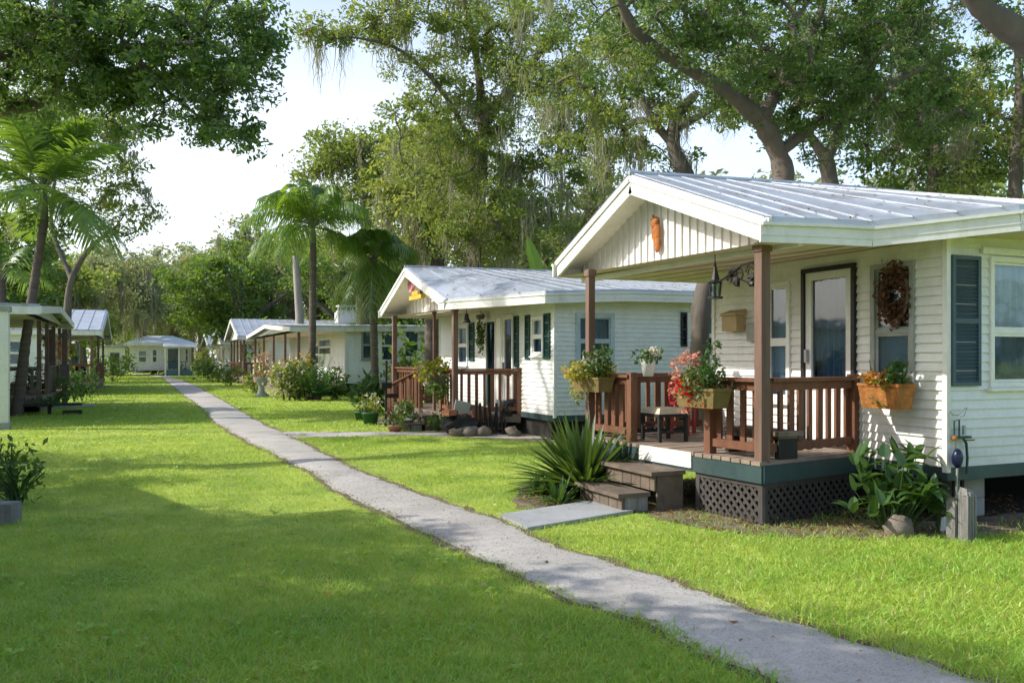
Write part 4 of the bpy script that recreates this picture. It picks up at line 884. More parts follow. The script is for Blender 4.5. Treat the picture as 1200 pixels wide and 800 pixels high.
# foreground planter at the left edge
p=gnd(-12,613); t=thing('timber_edge','grey timber block edging the bed at the left picture edge','timber',p); mb=MB(); g2=random.Random(2)
mb.box(p+V(-.05,.0,.105),(.62,.22,.21),rz=-.35)
for k in range(3): mb.box(p+V(-.05,-.005,.045+.06*k),(.628,.226,.045),rz=-.35)
part('beam',mb,M['greywood'],t)
t=broadleaf('dark woody shrub behind the timber block at the left edge',gnd(18,592),.70,.34,300,121,size=.085,name='garden_shrub',m='leaf_mid',stemn=34)
t=broadleaf('second dark shrub further left behind the timber block',gnd(-20,588),.72,.36,260,122,size=.09,name='garden_shrub',m='plantleaf',stemn=20)
# hedge in front of the third home
hg='shrubs before the third home'
broadleaf('tall cream-flowered hedge bush left of the dark fern',gnd(350,469),1.6,.85,700,131,size=.20,name='garden_shrub',m='leaf_oak',group=None)
t=bpy.data.objects; 
g=np.random.default_rng(132); p=gnd(336,469)
tt=thing('flowering_shrub','yellow and cream flowering bush at the left of the hedge','flowering shrub',p); mb=MB(); mb.leaves(bush_points(p+V(0,0,.8),(.65,.65,.8),420,g,.3),.19,g,.5); part('foliage',mb,M['lime'],tt); mb=MB(); mb.leaves(bush_points(p+V(-.1,-.1,.85),(.7,.7,.8),260,g,.7),.13,g,.7); part('flowers',mb,M['whitefl'],tt); mb=MB(); mb.leaves(bush_points(p+V(.5,-.1,1.5),(.5,.5,.4),60,g,.6),.13,g,.7); part('orange_flowers',mb,M['orgfl'],tt); mb=MB(); [mb.tube([p+V(a,b,0),p+V(a*3,b*3,1.2)],.03,5) for a in (-.1,.1) for b in (-.1,.1)]; part('stems',mb,M['bark'],tt)
q=gnd(372,469); t=thing('cycad','big dark fern-like cycad at the foot of the slender palm','cycad',q); g3=random.Random(133)
mb=MB(); 
for k in range(46):
    a=g3.uniform(0,6.283); el=g3.uniform(.35,1.4); L=1.9*g3.uniform(.8,1.1); d=V(math.cos(a),math.sin(a),0)
    P=[q+d*(.1+L*math.cos(el)*s)+V(0,0,.15+L*math.sin(el)*s-.35*L*s*s*math.cos(el)) for s in np.linspace(0,1,9)]
    sd=V(-d[1],d[0],0)
    for i in range(1,9):
        for j in (0,.5):
            c0=P[i-1]*(1-j)+P[i]*j; ax=P[i]-P[i-1]; ax/=np.linalg.norm(ax)
            for sg in (-1,1):
                e=c0+sd*sg*.26*(1-.75*i/9)+ax*.12; mb.poly(c0-ax*.03,e,c0+ax*.045)
part('fronds',mb,M['frond_d'],t); mb=MB(); mb.lathe([(.15,0),(.18,.2),(.1,.4)],q,8); part('stem',mb,M['bark_p'],t)
broadleaf('dark leafy shrub right of the cycad',gnd(393,468),1.3,.7,300,134,size=.2,name='garden_shrub',m='leaf_mid')
broadleaf('small lime shrub on the verge left of the hedge',gnd(298,461),.95,.55,220,135,size=.2,name='garden_shrub',m='lime')
q=gnd(307,465); t=thing('white_urn','white pedestal urn with pink flowers beside the lime shrub','urn',q); mb=MB(); mb.lathe([(.001,0),(.3,.0),(.3,.1),(.14,.2),(.16,.5),(.34,.75),(.36,.85),(.001,.8)],q,12); part('urn',mb,M['greypot'],t,smooth=True); mb=MB(); gg=np.random.default_rng(4); mb.leaves(bush_points(q+V(0,0,1.35),(.45,.45,.65),200,gg,.3),.15,gg,.6); part('flowers',mb,M['pinkfl'],t); mb=MB(); mb.leaves(bush_points(q+V(0,0,1.2),(.4,.4,.5),120,gg,.3),.15,gg,.6); part('foliage',mb,M['lime'],t)
broadleaf('dark green bush on the verge before the fifth home',gnd(245,446),1.5,1.3,420,136,size=.3,name='garden_shrub',m='plantleaf')
broadleaf('yellow-green bush at the street end of the right row',gnd(226,442)+V(1.2,3,0),2.8,1.1,400,137,size=.35,name='garden_shrub',m='leaf_yel')
broadleaf('low bush under the reddish railing of the fourth home',gnd(268,452),1.2,1.0,300,138,size=.25,name='garden_shrub',m='leaf_mid')
for i,(px,lab) in enumerate(((178,'left shrub in front of the far end home'),(193,'low middle shrub before the far end home'),(212,'right shrub in front of the far end home'))):
    broadleaf(lab,gnd(px,439.5),1.2,1.1,240,140+i,size=.32,name='garden_shrub',m=('leaf_mid','plantleaf','leaf_mid')[i])
# plants at the edge of the second home and banana
q=at(648,280,27); q[2]=0
t=thing('banana_plant','tall banana plant with broad leaves behind the second roof','banana plant',(q[0],q[1],0)); g3=random.Random(7); mb=MB()
for k in range(13):
    a=g3.uniform(0,6.283); el=g3.uniform(.5,1.3); plantclump(mb,(q[0]+g3.uniform(-.4,.4),q[1]+g3.uniform(-.4,.4),3.6+g3.uniform(-.5,.6)),1,2.4,.1,g3,.5,.7)
part('leaves',mb,M['frond'],t); mb=MB()
for a in (-.4,0,.35): mb.tube([(q[0]+a,q[1],0),(q[0]+a*1.2,q[1]+.1,3.6)],[.16,.1],8)
part('stem',mb,M['shaft'],t)
# ================================================================== trees
def grow(trunks,attr,tip=.012,k=.42,maxr=.22,sides=5,seed=0,seg=3,sag=.12):
    """connect every attractor to the nearest node of the skeleton; returns MB of wood"""
    g=np.random.default_rng(seed); mb=MB()
    nodes=[];rad=[]; 
    for pts,r in trunks:
        pts=np.asarray(pts,float); r=np.asarray(r,float)
        # resample with gentle curves (Catmull-Rom)
        P=np.vstack([pts[0]*2-pts[1],pts,pts[-1]*2-pts[-2]]); out=[];ro=[]
        for i in range(len(pts)-1):
            for t in np.linspace(0,1,6,endpoint=False):
                a,b,c,d=P[i],P[i+1],P[i+2],P[i+3]
                out.append(.5*((2*b)+(c-a)*t+(2*a-5*b+4*c-d)*t*t+(-a+3*b-3*c+d)*t**3)); ro.append(r[i]*(1-t)+r[i+1]*t)
        out.append(pts[-1]); ro.append(r[-1]); out=np.array(out); ro=np.array(ro)
        jr=ro*(1+.09*np.sin(np.arange(len(ro))*.9+seed)*g.uniform(.3,1,len(ro))+g.normal(0,.045,len(ro)))
        if pts[0][2]<.05: jr[:4]*=np.array([1.55,1.3,1.14,1.05])
        mb.tube(out,jr,10)
        nodes+=list(out[len(out)//4:]); rad+=list(ro[len(out)//4:])
    nodes=np.array(nodes); rad=np.array(rad)
    attr=np.asarray(attr); left=list(range(len(attr)))
    dmin=np.full(len(attr),1e9); near=np.zeros(len(attr),int)
    for i in range(len(attr)):
        d=((nodes-attr[i])**2).sum(1); near[i]=d.argmin(); dmin[i]=d.min()
    order=[]; paths=[]; nodes=list(nodes); rad=list(rad); parent=[-1]*len(nodes); cnt=[0]*len(nodes); done=np.zeros(len(attr),bool)
    for _ in range(len(attr)):
        i=int(np.where(done,1e18,dmin).argmin()); done[i]=True
        n=near[i]; a=nodes[n]; b=attr[i]; prev=n; chain=[n]
        L=math.sqrt(dmin[i])
        for s in range(1,seg+1):
            t=s/seg; p=a*(1-t)+b*t; p=p+g.normal(0,.05*L,3)*(0 if s==seg else 1); p[2]+=sag*L*math.sin(t*3.14)
            nodes.append(p); rad.append(0); parent.append(prev); cnt.append(0); prev=len(nodes)-1; chain.append(prev)
            d=((attr-p)**2).sum(1); better=(d<dmin)&~done; near[better]=prev; dmin=np.where(better,d,dmin)
        j=prev
        while j!=-1 and parent[j]!=-1: cnt[j]+=1; j=parent[j]
        paths.append(chain)
    for ch in paths:
        r=[min(tip*max(cnt[j],1)**k,maxr) for j in ch[1:]]
        r0=min(r[0]*1.15,rad[ch[0]]) if rad[ch[0]]>0 else r[0]*1.1
        mb.tube([nodes[j] for j in ch],[r0]+r,sides,cap=False)
    return mb
def blobs_pts(blobs,g):
    out=[]
    for (c,r,n) in blobs:
        v=g.normal(size=(n,3)); v/=np.linalg.norm(v,axis=1)[:,None]; rr=g.uniform(.12,1,n)**.45
        out.append(np.array(c,float)+v*rr[:,None]*np.array(r,float))
    return np.concatenate(out)
def foliage(attr,per,rad,size,g,aspect=.5,up=.45,flat=.6):
    mb=MB(); n=len(attr); k=g.poisson(per,n)+3
    base=np.repeat(attr,k,axis=0); rr=np.repeat(rad*g.uniform(.6,1.35,n),k)
    off=g.normal(size=(len(base),3)); off/=np.linalg.norm(off,axis=1)[:,None]; off*=(rr*g.uniform(0,1,len(base))**.45)[:,None]*1.02; off[:,2]*=flat
    mb.leaves(base+off,size*np.repeat(g.uniform(.62,1.4,n),k),g,aspect,up); return mb
def mossmb(attr,g,n,L=(.4,1.3),w=.025):
    """tapering hanging wisps"""
    mb=MB(); idx=g.integers(0,len(attr),n); vs=[];F=[]; o=0
    for i in idx:
        c=attr[i]+V(g.normal(0,.15),g.normal(0,.15),-.1); k=g.integers(12,26); big=g.uniform(*L)
        for _ in range(k):
            a=c+V(g.normal(0,.13),g.normal(0,.13),g.normal(0,.08)); l=big*g.uniform(.4,1.1); th=g.uniform(0,6.28); d=V(math.cos(th),math.sin(th),0)*w*g.uniform(.6,1.5)
            for j in range(5):
                t=j/4; p=a+V(g.normal(0,.035)*j,g.normal(0,.035)*j,-l*t); ww=d*(1-.85*t)
                vs+=[p-ww,p+ww]
                if j<4: q=o+2*j; F.append((q,q+1,q+3,q+2))
            o+=10
    return mb.add(np.array(vs),np.array(F))
def tree(name,label,cat,loc,trunks,blobs,per,rad,size,leafm,seed,barkm='bark',moss=0,mossL=(.4,1.3),mossw=.025,group=None,aspect=.5,sc=1,rz=0,maxr=.16,flat=.6,up=.45):
    g=np.random.default_rng(seed); t=thing(name,label,cat,loc,group,rz,sc)
    at_=blobs_pts(blobs,g)
    wood=grow(trunks,at_,seed=seed,maxr=maxr)
    if size<.2:
        for c in at_:
            for _ in range(3):
                v=g.normal(size=3); v/=np.linalg.norm(v); v[2]*=.6; e=c+v*rad*g.uniform(.5,.95)
                wood.tube([c,(c+e)/2+V(0,0,.03),e],[.006,.004,.002],3,cap=False)
    part('trunk',wood,M[barkm],t,local=True,smooth=True)
    part('crown',foliage(at_,per,rad,size,g,aspect,up,flat),M[leafm],t,local=True)
    if moss: part('hanging_moss',mossmb(at_,g,moss,mossL,mossw),M['moss'],t,local=True)
    return t
def rel(px,py,d,base): return at(px,py,d)-base
def lb(px,py,d,base,rx,n,ry=None,rz=None): return (rel(px,py,d,base),(rx,ry or rx,rz or rx),n)

# --- big live oak standing between the two nearest homes, leaning over the roof
b=at(822,420,15.2); b[2]=0
tr=[([rel(821,535,15.2,b),rel(821,470,15.2,b),rel(820,400,15.2,b),rel(826,340,15.3,b),rel(850,290,15.6,b),rel(905,235,16.3,b),rel(918,205,16.6,b),rel(905,165,16.6,b),rel(885,130,16.4,b)],[.22,.18,.165,.175,.18,.19,.20,.18,.165]),
    ([rel(888,138,16.4,b),rel(850,105,16.2,b),rel(805,80,16,b),rel(760,50,15.6,b),rel(735,20,15.3,b),rel(715,-30,15,b)],[.155,.14,.12,.105,.09,.06]),
    ([rel(893,140,16.4,b),rel(925,80,16.8,b),rel(960,20,17,b),rel(975,-60,17.4,b)],[.14,.105,.08,.05]),
    ([rel(912,180,16.6,b),rel(990,120,17.4,b),rel(1060,90,18,b),rel(1120,60,18.2,b)],[.11,.09,.07,.04])]
bl=[lb(940,60,16.6,b,2.4,80,rz=1.7),lb(1010,100,17.2,b,2.1,85,rz=1.6),lb(860,60,16,b,1.7,34,rz=1.3),lb(1080,70,17.6,b,1.9,56,rz=1.7),lb(760,30,15.6,b,1.7,40,rz=1.3),lb(900,-20,16.5,b,3.2,40,rz=1.4),lb(1050,-20,17,b,2.8,34,rz=1.4),lb(960,130,17,b,1.4,20,rz=.7),lb(1100,140,17.8,b,1.0,12,rz=.7)]
tree('oak_tree','great live oak leaning over the nearest roof with a long left limb','tree',tuple(b),tr,bl,112,.36,.092,'leaf_over',201,barkm='bark_g',moss=22,mossL=(.3,.9),mossw=.010)
# --- forked oak behind the nearest roof
b=at(973,420,21); b[2]=0
tr=[([V(0,0,0),rel(975,330,21,b),rel(974,230,21,b),rel(967,180,21,b)],[.26,.22,.20,.19]),([rel(968,186,21,b),rel(940,150,21,b),rel(905,140,21,b),rel(880,120,21,b)],[.13,.11,.09,.06]),([rel(968,186,21,b),rel(990,145,21,b),rel(1010,110,21,b),rel(1030,60,21,b)],[.15,.13,.10,.06])]
bl=[lb(1010,90,21,b,2.2,40,rz=1.6),lb(900,110,21.5,b,2.0,30,rz=1.1),lb(960,40,22,b,2.8,40,rz=1.5)]
tree('oak_tree','smaller grey oak with a forked trunk behind the nearest roof ridge','tree',tuple(b),tr,bl,70,.5,.13,'leaf_oak',202,moss=30,mossL=(.3,1.2))
# --- curved oak left of the leaning trunk
b=at(812,420,24); b[2]=0
tr=[([V(0,0,0),rel(815,300,24,b),rel(806,215,24,b),rel(790,175,24,b),rel(792,140,24,b),rel(815,110,24,b)],[.3,.26,.23,.2,.17,.12]),([rel(792,150,24,b),rel(830,130,23.5,b),rel(850,110,23,b)],[.13,.1,.06]),([rel(789,170,24,b),rel(765,140,24,b),rel(740,90,24,b)],[.14,.11,.07])]
bl=[lb(770,90,24,b,3.2,60,rz=2.2),lb(700,60,25,b,3.0,50,rz=2.0),lb(820,60,24,b,2.6,40,rz=1.8),lb(760,170,25,b,2.2,26,rz=1.5),lb(690,150,26,b,2.2,30,rz=1.7)]
tree('oak_tree','mossy oak with a crooked trunk just left of the great leaning oak','tree',tuple(b),tr,bl,108,.48,.125,'leaf_oak',203,moss=70,mossL=(.5,1.8),mossw=.015)
# --- unseen trees beside the photographer that shade the foreground lawn
def round_tree(label,b,h,r,z0,seed,leafm='leaf_mid',n=110,per=80,rad=.6,size=.15):
    bl=[(V(0,0,(h+z0)/2),(r,r,(h-z0)/2),n)]
    return tree('oak_tree',label,'tree',b,[([V(0,0,0),V(.1,0,h*.3),V(-.1,.1,h*.6)],[.25,.2,.1])],bl,per,rad,size,leafm,seed)
round_tree('dense round tree left of the photographer',(-6.2,6.6,0),7.7,2.0,1.2,221,n=200,per=95,size=.17)
round_tree('low bushy tree beside the left foreground home',(-7.4,11.3,0),7.0,2.6,.8,222,n=190,per=95,size=.17)
round_tree('small leafy tree past the left foreground home',(-6.8,15.2,0),5.4,1.5,.8,226,n=60,per=80,size=.16)
round_tree('slim leafy tree farther past the left foreground home',(-8.2,18.6,0),6.8,1.3,1.2,227,n=60,per=80,size=.16)
def sky_screen_tree(label,b,h,r,seed,n=130,extra=[]):
    g=np.random.default_rng(seed); tr=[([V(0,0,0),V(.2,0,3),V(.1,.2,5.2)],[.45,.36,.3])]
    for k in range(5):
        a=k*1.257+g.uniform(-.3,.3); tr.append(([V(.1,.1,4.4),V(math.cos(a)*r*.35,math.sin(a)*r*.35,h*.66),V(math.cos(a)*r*.8,math.sin(a)*r*.8,h*.8)],[.24,.17,.07]))
    return tree('oak_tree',label,'tree',b,tr,[(V(0,0,h*.84),(r,r,h*.16),n),(V(0,0,h*.95),(r*.6,r*.6,h*.14),n//3)]+extra,70,.75,.17,'leaf_mid',seed)
round_tree('dark tree between the two left of the photographer',(-7.0,8.9,0),7.0,2.1,1.0,225,n=170,per=95,size=.17)
sky_screen_tree('unseen oak added behind the photographer to block skylight',(-3.5,-3.5,0),10.5,5.2,223,extra=[(V(5.0,8.5,10.2),(4.2,4.2,1.0),80)])  # out of view; crown and extra bough added to cut skylight on the foreground
# --- right-hand trees
b=at(1290,420,13); b[2]=0
tr=[([V(0,0,0),rel(1290,250,13,b),rel(1270,120,12.6,b),rel(1205,50,12,b),rel(1150,8,11.6,b),rel(1120,-40,11.4,b)],[.3,.27,.22,.19,.15,.10])]
bl=[lb(1200,-60,12,b,2.0,30,rz=1.0),lb(1120,-60,11.5,b,1.3,16,rz=.6),lb(1280,-20,12.5,b,1.6,30)]
tree('oak_tree','oak reaching in with a bare grey limb at the top right corner','tree',tuple(b),tr,bl,70,.42,.11,'leaf_over',204,barkm='bark_g')
b=at(1185,420,22); b[2]=0
bl=[lb(1190,90,22,b,1.9,34,rz=2.0),lb(1150,150,23,b,1.3,18,rz=1.2),lb(1200,190,22,b,2.0,30,rz=1.2),lb(1230,120,22,b,2.2,30)]
tree('oak_tree','yellow-green oak at the right edge above the nearest roof','tree',tuple(b),[([V(0,0,0),rel(1188,260,22,b),rel(1195,120,22,b),rel(1190,40,22,b)],[.25,.2,.13,.06])],bl,64,.5,.14,'leaf_yel',205,moss=12)
b=at(1095,420,25); b[2]=0
bl=[lb(1090,170,25,b,2.3,46,rz=1.8),lb(1060,120,25,b,1.9,30,rz=1.2),lb(1130,130,26,b,1.8,30,rz=1.6),lb(1040,190,26,b,1.5,18,rz=.8),lb(1150,200,26,b,1.7,24,rz=1.0)]
tree('oak_tree','dark dense oak behind the right part of the nearest roof','tree',tuple(b),[([V(0,0,0),rel(1092,260,25,b),rel(1098,150,25,b),rel(1085,70,25,b)],[.25,.2,.13,.06])],bl,72,.55,.15,'leaf_mid',206,moss=24)
# --- left overhanging oak
b=V(-6.6,17.5,0)
tr=[([V(0,0,0),V(.3,-.2,2),V(.5,-.5,3.6),V(1.1,-1.2,5.2)],[.42,.34,.30,.26]),
    ([V(1.1,-1.2,5.2),rel(30,125,15.5,b),rel(80,70,15,b),rel(160,55,14.5,b),rel(240,50,14,b)],[.15,.12,.09,.06,.03]),
    ([V(.9,-1.0,4.8),rel(10,60,15,b),rel(80,10,14.6,b),rel(150,-30,14.3,b)],[.15,.12,.08,.04]),
    ([rel(150,58,14.6,b),rel(200,110,14.4,b),rel(250,150,14.2,b)],[.05,.035,.015])]
bl=[lb(60,60,15.2,b,1.7,60,rz=1.0),lb(20,110,15.6,b,1.1,30,rz=.8),lb(130,45,14.8,b,1.4,60,rz=.9),lb(200,70,14.5,b,1.3,54,rz=.75),lb(255,50,14.2,b,1.0,40,rz=.75),lb(283,95,14,b,.75,24,rz=.55),lb(215,135,14.3,b,.75,22,rz=.45),lb(272,160,14,b,.42,10,rz=.35),lb(125,115,14.9,b,1.0,32,rz=.6),lb(150,-10,14.5,b,2.2,50,rz=.9),lb(40,0,15,b,2.2,50,rz=.9),lb(300,20,14,b,.5,12,rz=.6),lb(40,20,14.6,b,1.6,44,rz=.8),lb(90,90,14.6,b,1.0,30,rz=.6),
    (V(1.0,4.6,8.4),(2.2,2.0,1.6),40),(V(2.4,4.2,9.8),(2.8,2.4,2.0),60)]  # unseen crown masses added to shade the second home's porch wall
tree('oak_tree','dark oak whose leafy boughs overhang the top left of the lawn','tree',tuple(b),tr,bl,86,.31,.09,'leaf_boughs',207,barkm='bark_g',aspect=.52)
# twig crown intruding at top centre belongs to an oak beyond
b=at(560,420,34); b[2]=0
tr=[([V(0,0,0),rel(556,300,34,b),rel(566,180,34,b),rel(560,80,34,b),rel(540,-20,33,b)],[.36,.28,.22,.17,.09]),([rel(565,190,34,b),rel(520,110,33,b),rel(470,60,32,b),rel(420,45,31,b),rel(385,45,30,b)],[.11,.09,.07,.045,.02]),([rel(562,150,34,b),rel(610,90,33.5,b),rel(650,40,33,b)],[.25,.18,.1])]
bl=[lb(560,60,34,b,4.0,90,rz=3.0),lb(610,130,34,b,3.2,70,rz=2.4),lb(500,40,33,b,2.6,44,rz=1.6),lb(430,30,31.5,b,1.9,30,rz=.8),lb(385,35,30.5,b,1.0,10,rz=.5),lb(650,60,34,b,3.2,60,rz=2.4),lb(530,130,34,b,2.0,36,rz=1.8),lb(590,210,35,b,3.4,60,rz=2.0),lb(640,200,35,b,2.6,40,rz=2.0),lb(470,130,32,b,.7,8,rz=1.2),lb(540,-30,34,b,4,50,rz=1.5),lb(520,190,33,b,2.4,44,rz=1.8),lb(555,250,33,b,3.0,56,rz=1.6),lb(610,265,33,b,2.6,44,rz=1.4),lb(680,130,34,b,2.4,40,rz=2.0)]
tree('oak_tree','tall sunlit oak draped with moss behind the second home roof','tree',tuple(b),tr,bl,88,.62,.15,'leaf_oak',208,moss=130,mossL=(.7,2.4),mossw=.018)
b=at(520,420,42); b[2]=0
bl=[lb(520,230,42,b,3.6,70,rz=3.2),lb(490,200,42,b,2.6,40,rz=2.2),lb(560,270,43,b,3.4,56,rz=2.0),lb(480,270,42,b,2.0,30,rz=1.6),lb(540,190,42,b,2.6,34,rz=1.5)]
tree('oak_tree','pale mossy oak right of the drooping palm','tree',tuple(b),[([V(0,0,0),rel(512,330,42,b),rel(520,240,42,b),rel(515,170,42,b)],[.45,.35,.25,.1]),([rel(517,270,42,b),rel(555,240,42,b),rel(580,220,42,b)],[.2,.14,.06])],bl,64,.9,.24,'leaf_yel',209,moss=100,mossL=(.8,3.0),mossw=.028)
b=at(425,420,52); b[2]=0
bl=[lb(425,200,52,b,4.2,70,rz=2.6),lb(400,185,52,b,2.4,30,rz=1.4),lb(460,190,52,b,3.4,50,rz=2.0),lb(440,270,52,b,4.0,60,rz=3.0),lb(490,150,50,b,2.6,40,rz=2.2)]
tree('oak_tree','rounded pale oak behind the feathery palm','tree',tuple(b),[([V(0,0,0),rel(425,320,52,b),rel(430,240,52,b),rel(422,170,52,b)],[.5,.4,.28,.1])],bl,62,1.0,.27,'leaf_oak',210,moss=40,mossL=(.8,2.5),mossw=.06)
# left middle oak with leaning limb
b=at(78,420,36); b[2]=0
tr=[([V(0,0,0),rel(80,350,36,b),rel(92,310,36,b),rel(112,285,36,b),rel(140,262,36,b)],[.17,.15,.12,.10,.05]),([rel(85,330,36,b),rel(60,260,37,b),rel(70,180,37,b)],[.12,.09,.05])]
bl=[lb(130,250,36,b,1.7,26,rz=1.3),lb(150,210,36,b,1.3,18,rz=1.3),lb(110,200,36.5,b,2.2,34,rz=1.6),lb(60,150,37,b,3.0,50,rz=2.0),lb(120,130,36,b,2.2,36,rz=1.4),lb(10,150,36,b,2.6,36,rz=2.0),lb(165,255,36,b,.8,9,rz=.7),lb(120,150,36,b,1.6,20,rz=1.2),lb(20,220,37,b,2.4,30,rz=2.2)]
tree('oak_tree','sparse oak with a leaning limb behind the left palm','tree',tuple(b),tr,bl,50,.6,.17,'leaf_oak',211,moss=16,mossL=(.5,1.5),mossw=.04)
# --- shared far trees
def proto(seed,h,leafm,n=150,per=62,rad=.95,size=.27,moss=40,wide=1.0,label='',loc=(0,0,0),name='oak_tree',group='trees beyond the far homes',mw=.06,flat=.6):
    g=np.random.default_rng(seed); lean=g.uniform(-.6,.6); tr=[([V(0,0,0),V(.1,0,h*.2),V(lean*.4,.1,h*.42),V(lean,.2,h*.7)],[.4,.34,.28,.12])]
    for k in range(4):
        a=k*1.57+g.uniform(-.4,.4); r=h*.28*wide; tr.append(([V(lean*.2,0,h*g.uniform(.25,.42)),V(math.cos(a)*r*.5,math.sin(a)*r*.5,h*.52),V(math.cos(a)*r,math.sin(a)*r,h*g.uniform(.6,.72))],[.2,.15,.06]))
    bl=[]
    for k in range(9):
        a=g.uniform(0,6.28); r=h*.30*wide*g.uniform(.3,1); s=h*g.uniform(.13,.2); bl.append((V(math.cos(a)*r,math.sin(a)*r,h*g.uniform(.42,.86)),(s*1.25*wide,s*1.25*wide,s),n//9))
    return tree(name,label,'tree',loc,tr,bl,per,rad,size,leafm,seed,moss=moss,mossL=(.8,2.6),mossw=mw,group=group,flat=flat)
def place(px,top,d): 
    p=at(px,420,d); p[2]=0; h=CH+(HOR-top)/1000*d; return p,h
P={}
farlist=[ # px, top y, depth, proto, label
 (165,292,96,'A','pale tree left of centre in the far tree line'),(205,300,104,'B','hazy round tree directly above the far end home'),(238,283,100,'A','taller hazy tree right of the far end home'),(262,270,112,'B','misty tree rising between the far homes and the palm'),(130,280,84,'B','pale oak beyond the farther left home'),(95,292,74,'A','grey-green oak over the farther left roof'),(185,330,120,'A','small far tree behind the street end'),
 (288,282,66,'C','dense bright green tree behind the fourth home'),(318,300,72,'C','smaller dense green tree beside the bright one'),(340,255,80,'A','hazy oak behind the slender pale pole'),(375,250,78,'D','tree behind the feathery palm crown'),(405,290,62,'C','dense tree above the third home roof'),
 (455,250,64,'D','oak filling the gap left of the second gable'),(500,300,54,'C','green tree behind the second ridge'),(590,270,56,'D','mossy oak behind the middle of the second roof'),(640,240,60,'A','pale oak over the right end of the second roof'),(700,200,48,'D','mossy oak left of the nearest gable'),(760,190,44,'A','pale oak behind the apex of the nearest gable'),(850,190,46,'D','oak seen under the great leaning limb'),(930,200,50,'A','hazy oak between the leaning and forked trunks'),(1010,190,44,'D','oak right of the forked trunk'),(1080,190,50,'A','far pale oak above the nearest roof ridge'),(1150,190,48,'C','green tree low over the right end of the roof'),(1220,180,42,'D','oak behind the yellow-green edge tree'),
 (20,260,58,'D','dark oak behind the leaning palm trunk'),(-40,220,50,'C','dense tree at the left picture edge'),(60,300,66,'C','dense tree above the farther left roof'),(225,318,128,'B','faint tree at the vanishing end of the path'),(150,322,118,'B','faint tree left of the far end home'),(110,330,105,'A','low hazy tree left of the far annex')]
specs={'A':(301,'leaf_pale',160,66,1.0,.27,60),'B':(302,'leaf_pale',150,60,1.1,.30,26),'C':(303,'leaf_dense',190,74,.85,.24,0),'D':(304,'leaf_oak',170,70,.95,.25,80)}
HP=10.0
g=random.Random(17)
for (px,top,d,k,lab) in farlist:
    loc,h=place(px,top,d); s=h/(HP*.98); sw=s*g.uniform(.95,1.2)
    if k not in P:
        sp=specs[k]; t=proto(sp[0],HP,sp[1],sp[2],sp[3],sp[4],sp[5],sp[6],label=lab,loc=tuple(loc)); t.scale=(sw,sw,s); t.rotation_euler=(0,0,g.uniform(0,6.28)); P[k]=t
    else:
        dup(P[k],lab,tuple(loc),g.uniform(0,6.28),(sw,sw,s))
# --- far wood behind everything
g2=np.random.default_rng(77); mb=MB(); pts=[]
for i in range(110):
    if i<60: px=-500+2000*i/59+g2.uniform(-15,15); d=150+g2.uniform(-12,30); p=at(px,420,d); h=g2.uniform(9,14) if 120<px<300 else g2.uniform(14,22)
    else: a=R(75+210*(i-60)/49); d=g2.uniform(75,100); p=V(math.sin(a)*d,math.cos(a)*d,0); h=g2.uniform(7,11)
    n=26; q=g2.normal(size=(n,3)); q/=np.linalg.norm(q,axis=1)[:,None]; c=V(p[0],p[1],h*.5)
    pts.append(c+q*V(6.5,5,h*.5)*g2.uniform(.5,1,(n,1)))
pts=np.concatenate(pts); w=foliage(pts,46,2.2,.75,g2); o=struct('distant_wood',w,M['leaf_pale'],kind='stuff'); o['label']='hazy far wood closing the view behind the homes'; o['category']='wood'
# understory behind the right row
for i,(px,d,h,r,lab) in enumerate([(560,33,3.2,3.0,'dark undergrowth behind the second home ridge'),(460,46,3.4,3.0,'dark bush behind the drooping palm trunk'),(700,36,4.5,3.4,'thicket left of the nearest gable'),(345,62,4.2,4,'dark bush behind the third home'),(150,100,5.0,4.0,'dark round bush at the left of the far end home'),(30,46,4.0,2.6,'dark bush between the two left homes'),(640,34,5.2,2.6,'lime-tinged bush behind the banana plant'),(1130,30,5.4,3.0,'bush behind the right end of the nearest roof'),(860,34,5.2,3.2,'bush between the crooked and leaning trunks'),(20,24,3.2,0,'')]):
    if not lab: continue
    p=at(px,420,d); p[2]=0; broadleaf(lab,p,h,r,1500,400+i,size=.34,name='thicket_bush',m=('leaf_mid','leaf_dense')[i%2],stemn=8)

